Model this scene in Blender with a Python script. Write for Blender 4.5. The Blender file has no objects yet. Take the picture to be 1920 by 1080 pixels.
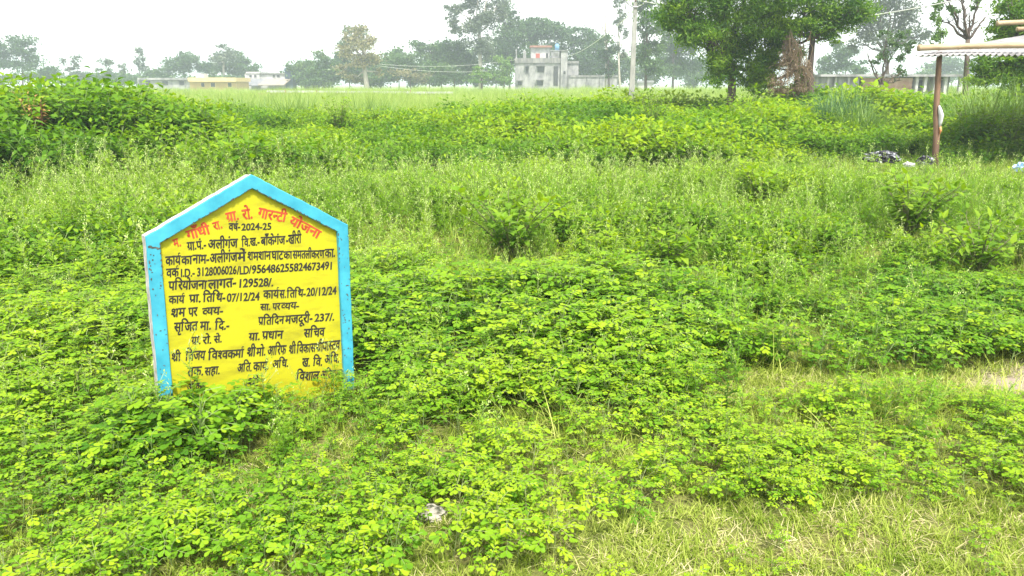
import bpy, math, random
import numpy as np
from mathutils import Matrix, Vector
random.seed(7); rng = np.random.default_rng(7)
SC = bpy.context.scene
COL = SC.collection
R = math.radians

# ------------------------------------------------------------------ camera, sky, sun, exposure
CAM_H, F_PX, PITCH = 1.65, 1400.0, math.atan(382 / 1400.0)
cam = bpy.data.cameras.new('camera'); cam_o = bpy.data.objects.new('camera', cam); COL.objects.link(cam_o)
cam.lens = 36.0 * F_PX / 1920; cam.sensor_width = 36; cam.clip_end = 4000; cam.clip_start = 0.05
cam_o.location = (0, 0, CAM_H); cam_o.rotation_euler = (R(90) - PITCH, 0, 0)
SC.camera = cam_o
SUN_EL, SUN_AZ = R(62), R(160)        # azimuth measured from +Y towards +X
wd = bpy.data.worlds.new('World'); SC.world = wd; wd.use_nodes = True
nt = wd.node_tree; nt.nodes.clear()
sky = nt.nodes.new('ShaderNodeTexSky'); sky.sky_type = 'NISHITA'; sky.sun_disc = False
sky.sun_elevation = SUN_EL; sky.sun_rotation = SUN_AZ; sky.air_density = 1.6; sky.dust_density = 1.5; sky.ozone_density = 1.0
hsv = nt.nodes.new('ShaderNodeHueSaturation'); hsv.inputs['Saturation'].default_value = 0.12
bg = nt.nodes.new('ShaderNodeBackground'); bg.inputs['Strength'].default_value = 0.12
ow = nt.nodes.new('ShaderNodeOutputWorld')
nt.links.new(sky.outputs[0], hsv.inputs['Color']); nt.links.new(hsv.outputs[0], bg.inputs['Color']); nt.links.new(bg.outputs[0], ow.inputs['Surface'])
sl = bpy.data.lights.new('sun', 'SUN'); sl.energy = 3.1; sl.angle = R(5); sl.color = (1, 0.95, 0.86)
so = bpy.data.objects.new('sun', sl); COL.objects.link(so)
sd = Vector((math.sin(SUN_AZ) * math.cos(SUN_EL), math.cos(SUN_AZ) * math.cos(SUN_EL), math.sin(SUN_EL)))
so.rotation_euler = sd.to_track_quat('Z', 'Y').to_euler(); so.location = sd * 60
SC.view_settings.view_transform = 'Standard'; SC.view_settings.look = 'None'
SC.view_settings.exposure = 1.64; SC.view_settings.gamma = 1
SC.cycles.max_bounces = 6; SC.cycles.transparent_max_bounces = 8; SC.cycles.volume_bounces = 1

def at(px, py, Y):
    """world point at depth Y seen at photo pixel px, py (used to take sizes off the photograph)"""
    a = (px - 960) / F_PX; b = (540 - py) / F_PX
    dy = math.cos(PITCH) + b * math.sin(PITCH); dz = -math.sin(PITCH) + b * math.cos(PITCH)
    return Vector((a / dy * Y, Y, CAM_H + dz / dy * Y))

# ------------------------------------------------------------------ helpers
def tag(o, label=None, cat=None, group=None, kind=None):
    if label: o['label'] = label
    if cat: o['category'] = cat
    if group: o['group'] = group
    if kind: o['kind'] = kind
    return o
def empty(name, loc, rz=0, label=None, cat=None, group=None):
    o = bpy.data.objects.new(name, None); COL.objects.link(o); o.location = loc; o.rotation_euler = (0, 0, rz)
    o.empty_display_size = 0.1
    return tag(o, label, cat, group)

class MB:
    """collects geometry for ONE mesh"""
    def __init__(s): s.v = []; s.f = []; s.t = []; s.m = []
    def add(s, vs, fs, tint=0.5, mat=0):
        b = len(s.v); s.v.extend([tuple(v) for v in vs])
        for f in fs: s.f.append(tuple(b + i for i in f)); s.m.append(mat)
        s.t.extend([tint] * len(vs))
    def box(s, x0, x1, y0, y1, z0, z1, mat=0):
        v = [(x, y, z) for z in (z0, z1) for y in (y0, y1) for x in (x0, x1)]
        s.add(v, [(0, 2, 3, 1), (4, 5, 7, 6), (0, 1, 5, 4), (2, 6, 7, 3), (0, 4, 6, 2), (1, 3, 7, 5)], 0.5, mat)
    def tube(s, pts, rad, n=8, tint=0.5, mat=0, wob=0.0):
        pts = [Vector(p) for p in pts]; rings = []
        for i, p in enumerate(pts):
            d = (pts[min(i + 1, len(pts) - 1)] - pts[max(i - 1, 0)])
            d = d.normalized() if d.length > 1e-9 else Vector((0, 0, 1))
            a = d.cross(Vector((0, 0, 1)) if abs(d.z) < 0.9 else Vector((1, 0, 0))).normalized(); b = d.cross(a)
            r = rad[i] if hasattr(rad, '__len__') else rad
            rings.append([p + (a * math.cos(k * 2 * math.pi / n) + b * math.sin(k * 2 * math.pi / n)) * r * (1 + wob * random.uniform(-1, 1)) for k in range(n)])
        v = [q for r_ in rings for q in r_]; f = []
        for i in range(len(pts) - 1):
            for k in range(n):
                f.append((i * n + k, i * n + (k + 1) % n, (i + 1) * n + (k + 1) % n, (i + 1) * n + k))
        f.append(tuple(range(n - 1, -1, -1))); f.append(tuple((len(pts) - 1) * n + k for k in range(n)))
        s.add(v, f, tint, mat)
    def mesh(s, name, mats, smooth=False):
        me = bpy.data.meshes.new(name); me.from_pydata(s.v, [], s.f)
        for m in (mats if isinstance(mats, (list, tuple)) else [mats]): me.materials.append(m)
        me.polygons.foreach_set('material_index', s.m)
        a = me.attributes.new('leaf', 'FLOAT', 'POINT'); a.data.foreach_set('value', s.t)
        if smooth: me.polygons.foreach_set('use_smooth', [True] * len(s.f))
        me.update(); return me
    def build(s, name, mats, parent=None, smooth=False):
        o = bpy.data.objects.new(name, s.mesh(name, mats, smooth)); COL.objects.link(o)
        if parent: o.parent = parent
        return o

def np_mesh(name, V, F, mat, tint=None, smooth=False):
    """fast mesh of quads from arrays"""
    me = bpy.data.meshes.new(name); nV, nF = len(V), len(F); k = F.shape[1]
    me.vertices.add(nV); me.vertices.foreach_set('co', V.astype(np.float32).ravel())
    me.loops.add(nF * k); me.loops.foreach_set('vertex_index', F.astype(np.int32).ravel())
    me.polygons.add(nF); me.polygons.foreach_set('loop_start', np.arange(0, nF * k, k, dtype=np.int32))
    if smooth: me.polygons.foreach_set('use_smooth', np.ones(nF, dtype=bool))
    me.materials.append(mat)
    if tint is not None:
        a = me.attributes.new('leaf', 'FLOAT', 'POINT'); a.data.foreach_set('value', tint.astype(np.float32))
    me.update(calc_edges=True); me.validate(); return me

def _lat(ix, iy, seed):
    h = (ix.astype(np.int64) * 374761393 + iy.astype(np.int64) * 668265263 + seed * 982451653) & 0x7fffffff
    h = ((h ^ (h >> 13)) * 1274126177) & 0x7fffffff
    return ((h ^ (h >> 16)) & 0xffff) / 65535.0
def noise(x, y, s, seed=0):
    x = np.asarray(x, float) / s; y = np.asarray(y, float) / s
    ix = np.floor(x); iy = np.floor(y); fx = x - ix; fy = y - iy
    fx = fx * fx * (3 - 2 * fx); fy = fy * fy * (3 - 2 * fy)
    a = _lat(ix, iy, seed); b = _lat(ix + 1, iy, seed); c = _lat(ix, iy + 1, seed); d = _lat(ix + 1, iy + 1, seed)
    return (a * (1 - fx) + b * fx) * (1 - fy) + (c * (1 - fx) + d * fx) * fy
def fbm(x, y, s, seed=0):
    return 0.55 * noise(x, y, s, seed) + 0.3 * noise(x, y, s * .47, seed + 1) + 0.15 * noise(x, y, s * .21, seed + 2)
def sstep(a, b, x):
    t = np.clip((x - a) / (b - a), 0, 1); return t * t * (3 - 2 * t)

def mound(x, y):
    return np.exp(-((x + 9.3) / 3.7) ** 4 - ((y - 14.0) / 2.6) ** 2)
def hgt(x, y):
    x = np.asarray(x, float); y = np.asarray(y, float)
    h = 0.66 * mound(x, y)
    h = h + 0.16 * (fbm(x, y, 2.2, 5) - 0.5) * sstep(2.6, 4.5, y) * (1 - sstep(30, 60, y))
    h = h + 0.04 * (noise(x, y, 0.5, 9) - 0.5) * (1 - sstep(8, 20, y))
    h = h + 0.12 * np.exp(-((y - 23) / 4.0) ** 2)
    return h

# ------------------------------------------------------------------ materials
def new_mat(name):
    m = bpy.data.materials.new(name); m.use_nodes = True; n = m.node_tree; n.nodes.clear()
    out = n.nodes.new('ShaderNodeOutputMaterial'); return m, n, out
def N(n, t, **kw):
    d = n.nodes.new(t)
    for k, v in kw.items(): setattr(d, k, v)
    return d
def plain(name, c1, c2=None, scale=6.0, rough=0.8, bump=0.2, spec=0.3, detail=6, metal=0.0, stretch=(1, 1, 1), lo=0.35, hi=0.65, bdist=0.02):
    """two colours mixed by noise, with a bumpy surface"""
    m, n, out = new_mat(name)
    p = N(n, 'ShaderNodeBsdfPrincipled'); p.inputs['Roughness'].default_value = rough; p.inputs['Metallic'].default_value = metal
    p.inputs['Specular IOR Level'].default_value = spec
    tc = N(n, 'ShaderNodeTexCoord'); mp = N(n, 'ShaderNodeMapping'); mp.inputs['Scale'].default_value = stretch
    n.links.new(tc.outputs['Object'], mp.inputs[0])
    nz = N(n, 'ShaderNodeTexNoise'); nz.inputs['Scale'].default_value = scale; nz.inputs['Detail'].default_value = detail; nz.inputs['Roughness'].default_value = 0.62
    n.links.new(mp.outputs[0], nz.inputs['Vector'])
    cr = N(n, 'ShaderNodeValToRGB'); cr.color_ramp.elements[0].color = (*c1, 1); cr.color_ramp.elements[1].color = (*(c2 or c1), 1)
    cr.color_ramp.elements[0].position = lo; cr.color_ramp.elements[1].position = hi
    n.links.new(nz.outputs[0], cr.inputs[0]); n.links.new(cr.outputs[0], p.inputs['Base Color'])
    if bump:
        b = N(n, 'ShaderNodeBump'); b.inputs['Strength'].default_value = bump; b.inputs['Distance'].default_value = bdist
        n.links.new(nz.outputs[0], b.inputs['Height']); n.links.new(b.outputs[0], p.inputs['Normal'])
    n.links.new(p.outputs[0], out.inputs['Surface']); return m
def leafmat(name, c_dark, c_mid, c_young, trans=0.35, rough=0.5, patch=2.5, inst=True, spec=0.35, tboost=1.7):
    """leaf: colour from the age of the leaf, from plant to plant and from patch to patch; lets light through"""
    m, n, out = new_mat(name); L = n.links.new
    al = N(n, 'ShaderNodeAttribute', attribute_name='leaf')
    s = N(n, 'ShaderNodeMath', operation='ADD'); L(al.outputs['Fac'], s.inputs[0])
    if inst:
        ai = N(n, 'ShaderNodeAttribute', attribute_name='tint', attribute_type='INSTANCER'); L(ai.outputs['Fac'], s.inputs[1])
    else:
        g = N(n, 'ShaderNodeNewGeometry'); nz = N(n, 'ShaderNodeTexNoise'); nz.inputs['Scale'].default_value = 1.0 / patch; nz.inputs['Detail'].default_value = 3
        L(g.outputs['Position'], nz.inputs['Vector'])
        mm = N(n, 'ShaderNodeMath', operation='MULTIPLY_ADD'); mm.inputs[1].default_value = 1.0; mm.inputs[2].default_value = -0.5
        L(nz.outputs[0], mm.inputs[0]); L(mm.outputs[0], s.inputs[1])
    cr = N(n, 'ShaderNodeValToRGB'); e = cr.color_ramp.elements
    e[0].position = 0.12; e[0].color = (*c_dark, 1); e[1].position = 0.9; e[1].color = (*c_young, 1)
    k = e.new(0.5); k.color = (*c_mid, 1)
    L(s.outputs[0], cr.inputs[0])
    p = N(n, 'ShaderNodeBsdfPrincipled'); p.inputs['Roughness'].default_value = rough; p.inputs['Specular IOR Level'].default_value = spec
    L(cr.outputs[0], p.inputs['Base Color'])
    if trans > 0:
        tr = N(n, 'ShaderNodeBsdfTranslucent'); hs = N(n, 'ShaderNodeHueSaturation'); hs.inputs['Hue'].default_value = 0.494; hs.inputs['Saturation'].default_value = 1.1; hs.inputs['Value'].default_value = tboost
        L(cr.outputs[0], hs.inputs['Color']); L(hs.outputs[0], tr.inputs['Color'])
        mx = N(n, 'ShaderNodeMixShader'); mx.inputs[0].default_value = trans
        L(p.outputs[0], mx.inputs[1]); L(tr.outputs[0], mx.inputs[2]); L(mx.outputs[0], out.inputs['Surface'])
    else: L(p.outputs[0], out.inputs['Surface'])
    return m

M = {}
M['cassia'] = leafmat('cassia_leaf', (0.050, 0.145, 0.010), (0.128, 0.26, 0.013), (0.258, 0.37, 0.016), 0.36, 0.5, spec=.09)
M['feather'] = leafmat('feathery_leaf', (0.07, 0.18, 0.014), (0.165, 0.30, 0.022), (0.295, 0.42, 0.052), 0.38, 0.6, spec=.07)
M['seed'] = leafmat('pale_seed_head', (0.26, 0.40, 0.08), (0.36, 0.48, 0.13), (0.50, 0.58, 0.25), 0.35, 0.7, spec=.1)
M['bush'] = leafmat('bush_leaf', (0.045, 0.125, 0.009), (0.11, 0.22, 0.011), (0.23, 0.33, 0.014), 0.36, 0.5, spec=.09)
M['grass'] = leafmat('grass_blade', (0.11, 0.18, 0.016), (0.24, 0.31, 0.045), (0.42, 0.45, 0.13), 0.32, 0.6, spec=.07)
M['straw'] = leafmat('straw_blade', (0.34, 0.29, 0.13), (0.48, 0.43, 0.23), (0.62, 0.57, 0.35), 0.2, 0.6, spec=.07)
M['field'] = leafmat('field_grass', (0.14, 0.22, 0.03), (0.22, 0.31, 0.06), (0.32, 0.39, 0.12), 0.35, 0.6, spec=.07)
M['stem'] = leafmat('weed_stem', (0.10, 0.17, 0.04), (0.14, 0.20, 0.06), (0.20, 0.22, 0.08), 0.0, 0.6)
M['shrub'] = leafmat('shrub_leaf', (0.055, 0.135, 0.012), (0.125, 0.235, 0.016), (0.24, 0.34, 0.024), 0.36, 0.5, 0.5, inst=False, spec=.09)
M['shrubstem'] = plain('shrub_stem', (0.10, 0.13, 0.05), (0.16, 0.15, 0.07), 20)
M['drystem'] = plain('dry_stalk', (0.16, 0.07, 0.04), (0.26, 0.13, 0.07), 20)
M['dryleaf'] = leafmat('dry_leaf', (0.18, 0.07, 0.03), (0.28, 0.15, 0.05), (0.36, 0.27, 0.07), 0.2, 0.7, 0.5, inst=False)
M['bark'] = plain('bark', (0.05, 0.038, 0.03), (0.13, 0.10, 0.08), 9, 0.9, 0.6, stretch=(1, 1, .25))
M['barkpale'] = plain('pale_bark', (0.28, 0.25, 0.21), (0.42, 0.39, 0.34), 5, 0.85, 0.3, stretch=(1, 1, .3))
M['t_dark'] = leafmat('tree_leaf_dark', (0.022, 0.055, 0.016), (0.042, 0.095, 0.022), (0.08, 0.14, 0.03), 0.25, 0.5, 4, inst=False)
M['t_mid'] = leafmat('tree_leaf_mid', (0.032, 0.075, 0.022), (0.06, 0.12, 0.03), (0.11, 0.17, 0.04), 0.28, 0.5, 4, inst=False)
M['t_light'] = leafmat('tree_leaf_light', (0.06, 0.13, 0.025), (0.10, 0.19, 0.035), (0.17, 0.26, 0.05), 0.3, 0.5, 4, inst=False)
M['t_grey'] = leafmat('tree_leaf_grey', (0.06, 0.085, 0.055), (0.09, 0.12, 0.075), (0.14, 0.165, 0.10), 0.25, 0.5, 4, inst=False)
M['t_yellow'] = leafmat('tree_leaf_yellow', (0.10, 0.11, 0.045), (0.19, 0.18, 0.08), (0.30, 0.26, 0.13), 0.3, 0.5, 5, inst=False)
M['t_acacia'] = leafmat('acacia_leaf', (0.035, 0.11, 0.009), (0.11, 0.22, 0.012), (0.24, 0.36, 0.018), 0.4, 0.5, 1.2, inst=False)
M['creeper'] = leafmat('dry_creeper', (0.12, 0.085, 0.055), (0.22, 0.16, 0.10), (0.34, 0.27, 0.18), 0.15, 0.8, 1.0, inst=False)

def ground_mat():
    m, n, out = new_mat('ground_soil'); L = n.links.new
    g = N(n, 'ShaderNodeNewGeometry'); p = N(n, 'ShaderNodeBsdfPrincipled'); p.inputs['Roughness'].default_value = 0.95; p.inputs['Specular IOR Level'].default_value = 0.1
    n1 = N(n, 'ShaderNodeTexNoise'); n1.inputs['Scale'].default_value = 3.1; n1.inputs['Detail'].default_value = 8; L(g.outputs['Position'], n1.inputs['Vector'])
    n2 = N(n, 'ShaderNodeTexNoise'); n2.inputs['Scale'].default_value = 70; n2.inputs['Detail'].default_value = 9; n2.inputs['Roughness'].default_value = .7; L(g.outputs['Position'], n2.inputs['Vector'])
    c1 = N(n, 'ShaderNodeValToRGB'); e = c1.color_ramp.elements; e[0].position = .38; e[0].color = (0.07, 0.105, 0.018, 1); e[1].position = .62; e[1].color = (0.15, 0.15, 0.06, 1)
    L(n1.outputs[0], c1.inputs[0])
    c2 = N(n, 'ShaderNodeValToRGB'); e = c2.color_ramp.elements; e[0].position = .35; e[0].color = (0.6, 0.6, 0.55, 1); e[1].position = .68; e[1].color = (1.5, 1.4, 1.2, 1)
    L(n2.outputs[0], c2.inputs[0])
    mu = N(n, 'ShaderNodeMix', data_type='RGBA', blend_type='MULTIPLY'); mu.inputs[0].default_value = 1
    L(c1.outputs[0], mu.inputs[6]); L(c2.outputs[0], mu.inputs[7])
    # bare pinkish earth where the weeds have been worn away
    at_ = N(n, 'ShaderNodeAttribute', attribute_name='bare')
    d = N(n, 'ShaderNodeValToRGB'); e = d.color_ramp.elements; e[0].position = .3; e[0].color = (0.20, 0.155, 0.12, 1); e[1].position = .7; e[1].color = (0.33, 0.275, 0.23, 1)
    L(n2.outputs[0], d.inputs[0])
    mb = N(n, 'ShaderNodeMix', data_type='RGBA'); L(at_.outputs['Fac'], mb.inputs[0]); L(mu.outputs[2], mb.inputs[6]); L(d.outputs[0], mb.inputs[7])
    af = N(n, 'ShaderNodeAttribute', attribute_name='field')
    mf = N(n, 'ShaderNodeMix', data_type='RGBA'); L(af.outputs['Fac'], mf.inputs[0]); L(mb.outputs[2], mf.inputs[6]); mf.inputs[7].default_value = (0.17, 0.235, 0.075, 1)
    L(mf.outputs[2], p.inputs['Base Color'])
    b = N(n, 'ShaderNodeBump'); b.inputs['Strength'].default_value = 0.6; b.inputs['Distance'].default_value = 0.02; L(n2.outputs[0], b.inputs['Height']); L(b.outputs[0], p.inputs['Normal'])
    L(p.outputs[0], out.inputs['Surface']); return m

# ------------------------------------------------------------------ ground: one sheet to the horizon
BARE = [(2.93, 4.0, 0.30, 0.20), (3.2, 4.05, 0.4, 0.26)]
def bare(x, y):
    b = np.zeros_like(np.asarray(x, float))
    for bx, by, rx, ry in BARE:
        b = np.maximum(b, 1 - sstep(0.55, 1.15, np.sqrt(((x - bx) / rx) ** 2 + ((y - by) / ry) ** 2) + 0.5 * (noise(x, y, .12, 3) - .5)))
    return b
def ground():
    ys = np.concatenate([np.linspace(-6, 1.8, 10), np.linspace(2, 8, 90), np.linspace(8.2, 34, 110), np.geomspace(35, 1100, 45)])
    us = np.concatenate([np.linspace(-1, -.25, 18)[:-1] ** 3 * 1, np.linspace(-.0156, .0156, 2)]) if False else np.linspace(-1, 1, 240)
    V = []
    for y in ys:
        half = 9.0 + max(y, 0) * 0.82 if y < 400 else 340 + (y - 400) * .7
        x = us * half
        V.append(np.stack([x, np.full_like(x, y), hgt(x, np.full_like(x, y))], 1))
    V = np.concatenate(V); nx = len(us); ny = len(ys)
    i = np.arange(ny - 1)[:, None] * nx + np.arange(nx - 1)[None]
    F = np.stack([i, i + 1, i + nx + 1, i + nx], -1).reshape(-1, 4)
    me = np_mesh('ground', V, F, ground_mat(), None, True)
    a = me.attributes.new('bare', 'FLOAT', 'POINT'); a.data.foreach_set('value', bare(V[:, 0], V[:, 1]).astype(np.float32))
    a = me.attributes.new('field', 'FLOAT', 'POINT'); a.data.foreach_set('value', sstep(26, 40, V[:, 1]).astype(np.float32))
    o = bpy.data.objects.new('ground', me); COL.objects.link(o); tag(o, kind='structure')
ground()


# ------------------------------------------------------------------ the painted board
M['blue'] = plain('sky_blue_paint', (0.02, 0.20, 0.29), (0.045, 0.31, 0.40), 9, 0.6, 0.25, 0.3, lo=.3, hi=.7, bdist=.004)
M['yellow'] = plain('yellow_paint', (0.20, 0.183, 0.009), (0.345, 0.325, 0.008), 4, 0.65, 0.3, 0.25, detail=9, lo=.24, hi=.5, bdist=.004, stretch=(1, 1, 3))
M['cement'] = plain('whitewashed_cement', (0.26, 0.24, 0.235), (0.52, 0.49, 0.48), 16, 0.9, 0.4, lo=.35, hi=.6, bdist=.004)
M['blackpaint'] = plain('black_paint', (0.012, 0.012, 0.012), (0.03, 0.028, 0.022), 40, 0.6, 0)
M['redpaint'] = plain('red_paint', (0.32, 0.036, 0.014), (0.44, 0.068, 0.023), 30, 0.6, 0)
M['fleck_chip'] = plain('dark_flecks_and_chips', (0.03, 0.035, 0.03), (0.10, 0.10, 0.09), 60, 0.9, 0.2)
TEXT=[('म.', -0.375, -0.064, -0.344, -0.056, 0.0364, 1),
('गाँधी', -0.312, -0.031, -0.208, -0.005, 0.0384, 1),
('रा.', -0.187, 0.007, -0.148, 0.018, 0.0372, 1),
('ग्रा.', -0.126, 0.044, -0.066, 0.054, 0.0423, 1),
('रो.', -0.048, 0.053, 0.001, 0.059, 0.044, 1),
('गारन्टी', 0.022, 0.062, 0.162, 0.028, 0.0457, 1),
('योजना', 0.179, 0.021, 0.331, -0.069, 0.0393, 1),
('वर्ष-', -0.12, 0.002, -0.065, 0.001, 0.0316, 0),
('2024-25', -0.06, -0.0, 0.09, -0.004, 0.0337, 0),
('ग्रा.पं.-', -0.318, -0.081, -0.231, -0.075, 0.0356, 0),
('अलीगंज', -0.224, -0.078, -0.084, -0.082, 0.0373, 0),
('वि.ख.-', -0.063, -0.08, 0.026, -0.081, 0.0382, 0),
('बाँकेगंज', 0.032, -0.081, 0.156, -0.082, 0.0388, 0),
('-खीरी', 0.161, -0.083, 0.241, -0.084, 0.0414, 0),
('कार्य', -0.419, -0.144, -0.354, -0.144, 0.0387, 0),
('का', -0.35, -0.146, -0.303, -0.147, 0.0391, 0),
('नाम-', -0.299, -0.146, -0.223, -0.148, 0.0394, 0),
('अलीगंज', -0.22, -0.149, -0.089, -0.152, 0.0399, 0),
('में', -0.087, -0.153, -0.047, -0.152, 0.0408, 0),
('शमशान', -0.04, -0.153, 0.078, -0.157, 0.0398, 0),
('घाट', 0.081, -0.159, 0.141, -0.16, 0.0406, 0),
('का', 0.145, -0.161, 0.188, -0.161, 0.0397, 0),
('समतलीकरण', 0.191, -0.162, 0.362, -0.169, 0.04, 0),
('का.', 0.366, -0.169, 0.425, -0.17, 0.041, 0),
('वर्क', -0.42, -0.202, -0.366, -0.201, 0.0365, 0),
('I.D.-', -0.359, -0.206, -0.293, -0.207, 0.0357, 0),
('3128006026', -0.285, -0.208, -0.097, -0.217, 0.0373, 0),
('/LD/', -0.095, -0.218, -0.024, -0.22, 0.0385, 0),
('956486255824673491', -0.023, -0.22, 0.411, -0.235, 0.0402, 0),
('परियोजना', -0.417, -0.262, -0.245, -0.273, 0.0391, 0),
('लागत-', -0.237, -0.276, -0.103, -0.282, 0.0403, 0),
('129528/.', -0.097, -0.283, 0.083, -0.292, 0.0387, 0),
('कार्य', -0.42, -0.329, -0.351, -0.331, 0.0359, 0),
('प्रा.', -0.33, -0.333, -0.275, -0.337, 0.0364, 0),
('तिथि-', -0.266, -0.338, -0.16, -0.345, 0.0368, 0),
('07/12/24', -0.154, -0.35, 0.008, -0.357, 0.0388, 0),
('कार्य', 0.028, -0.355, 0.107, -0.36, 0.0385, 0),
('स.', 0.111, -0.363, 0.145, -0.364, 0.039, 0),
('तिथि-', 0.149, -0.365, 0.251, -0.37, 0.0393, 0),
('20/12/24', 0.254, -0.368, 0.423, -0.374, 0.0399, 0),
('श्रम', -0.416, -0.395, -0.353, -0.399, 0.0374, 0),
('पर', -0.338, -0.4, -0.297, -0.402, 0.0378, 0),
('व्यय-', -0.273, -0.405, -0.175, -0.411, 0.0357, 0),
('सा.', 0.008, -0.414, 0.061, -0.418, 0.0333, 0),
('पर', 0.071, -0.419, 0.11, -0.422, 0.0336, 0),
('व्यय-', 0.116, -0.422, 0.212, -0.43, 0.0338, 0),
('सृजित', -0.407, -0.467, -0.302, -0.476, 0.0389, 0),
('मा.', -0.289, -0.477, -0.238, -0.481, 0.0384, 0),
('दि.-', -0.22, -0.484, -0.151, -0.489, 0.0401, 0),
('प्रतिदिन', -0.007, -0.489, 0.126, -0.499, 0.0388, 0),
('मजदूरी-', 0.133, -0.5, 0.28, -0.51, 0.0396, 0),
('237/.', 0.291, -0.511, 0.405, -0.518, 0.0405, 0),
('ग्रा.', -0.334, -0.541, -0.291, -0.545, 0.0332, 0),
('रो.', -0.282, -0.546, -0.24, -0.549, 0.0335, 0),
('से.', -0.228, -0.551, -0.19, -0.552, 0.0338, 0),
('ग्रा.', -0.06, -0.562, -0.002, -0.567, 0.036, 0),
('प्रधान', 0.008, -0.565, 0.115, -0.576, 0.0377, 0),
('सचिव', 0.229, -0.587, 0.343, -0.596, 0.0418, 0),
('श्री', -0.43, -0.613, -0.389, -0.615, 0.0392, 0),
('विजय', -0.368, -0.618, -0.277, -0.627, 0.0396, 0),
('विश्वकर्मा', -0.262, -0.63, -0.091, -0.645, 0.0416, 0),
('श्री', -0.075, -0.644, -0.031, -0.648, 0.0415, 0),
('मो.', -0.026, -0.649, 0.021, -0.653, 0.0418, 0),
('आरिफ', 0.03, -0.654, 0.127, -0.663, 0.0422, 0),
('श्री', 0.144, -0.666, 0.18, -0.668, 0.043, 0),
('विकास', 0.185, -0.667, 0.288, -0.676, 0.0432, 0),
('श्रीवास्तव', 0.292, -0.677, 0.428, -0.682, 0.0439, 0),
('तक.', -0.363, -0.698, -0.29, -0.705, 0.0386, 0),
('सहा.', -0.284, -0.706, -0.211, -0.712, 0.0391, 0),
('अति.', -0.127, -0.717, -0.054, -0.723, 0.0388, 0),
('कार्य.', -0.047, -0.723, 0.033, -0.73, 0.0393, 0),
('अधि.', 0.052, -0.726, 0.137, -0.734, 0.0399, 0),
('ख.', 0.21, -0.747, 0.254, -0.751, 0.0408, 0),
('वि.', 0.27, -0.752, 0.324, -0.757, 0.0412, 0),
('अधि.', 0.336, -0.751, 0.421, -0.758, 0.0416, 0),
('अंकित', -0.371, -0.773, -0.285, -0.781, 0.0375, 0),
('श्री', -0.084, -0.8, -0.023, -0.807, 0.0393, 0),
('विशाल', 0.174, -0.817, 0.299, -0.833, 0.0409, 0),
('अतिरगार', 0.31, -0.832, 0.436, -0.845, 0.0417, 0)]
_gl = {}
def _area(V, T): return sum(abs((V[b] - V[a])[0] * (V[c] - V[a])[1] - (V[b] - V[a])[1] * (V[c] - V[a])[0]) / 2 for a, b, c in T)
def _tri(s, off=0.017):
    c = bpy.data.curves.new('t', 'FONT'); c.body = s; c.size = 1; c.offset = off; c.resolution_u = 4
    o = bpy.data.objects.new('t', c); me = o.to_mesh()
    V = np.array([v.co[:2] for v in me.vertices]).reshape(-1, 2); me.calc_loop_triangles(); T = [tuple(t.vertices) for t in me.loop_triangles]
    o.to_mesh_clear(); bpy.data.objects.remove(o); bpy.data.curves.remove(c); return V, T
_bar = _tri('|')[0][:, 0].max()
def glyph(ch):
    if ch not in _gl:
        V, T = _tri(ch); V0, T0 = _tri(ch, 0.0)
        if _area(V, T) < 1.335 * _area(V0, T0):       # thickening lost a stroke: brush it twice instead
            n0 = len(V0); V = np.concatenate([V0 + np.array(d) for d in ((-.016, -.008), (.016, .006), (0, .014))]); T = [tuple(i + k * n0 for i in t) for k in range(3) for t in T0]
        n0 = len(V); V = np.concatenate([V - np.array((.018, .008)), V + np.array((.018, .008))]); T = T + [tuple(i + n0 for i in t) for t in T]
        W, _ = _tri(ch + '|'); _gl[ch] = (V, T, W[:, 0].max() - _bar)
    return _gl[ch]
HS = _tri('ग')[0][:, 1].max(); HD = _tri('2')[0][:, 1].max()
def clip_x(V, T, xc):
    out = []
    for t in T:
        p = [V[i] for i in t]; q = []
        for a, b in zip(p, p[1:] + p[:1]):
            if a[0] <= xc: q.append(a)
            if (a[0] <= xc) != (b[0] <= xc): q.append(a + (b - a) * ((xc - a[0]) / (b[0] - a[0])))
        if len(q) >= 3: out.append(np.array(q))
    return out
def ribbon(pts, w):
    pts = [np.array(p, float) for p in pts]; out = []
    for a, b in zip(pts, pts[1:]):
        d = b - a; d = d / np.hypot(*d); s = np.array([-d[1], d[0]]) * w / 2; e = d * w * .25
        out.append(np.array([a - s - e, b - s + e, b + s + e, a + s - e]))
    return out
def is_cons(c): return 'क' <= c <= 'ह'
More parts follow.
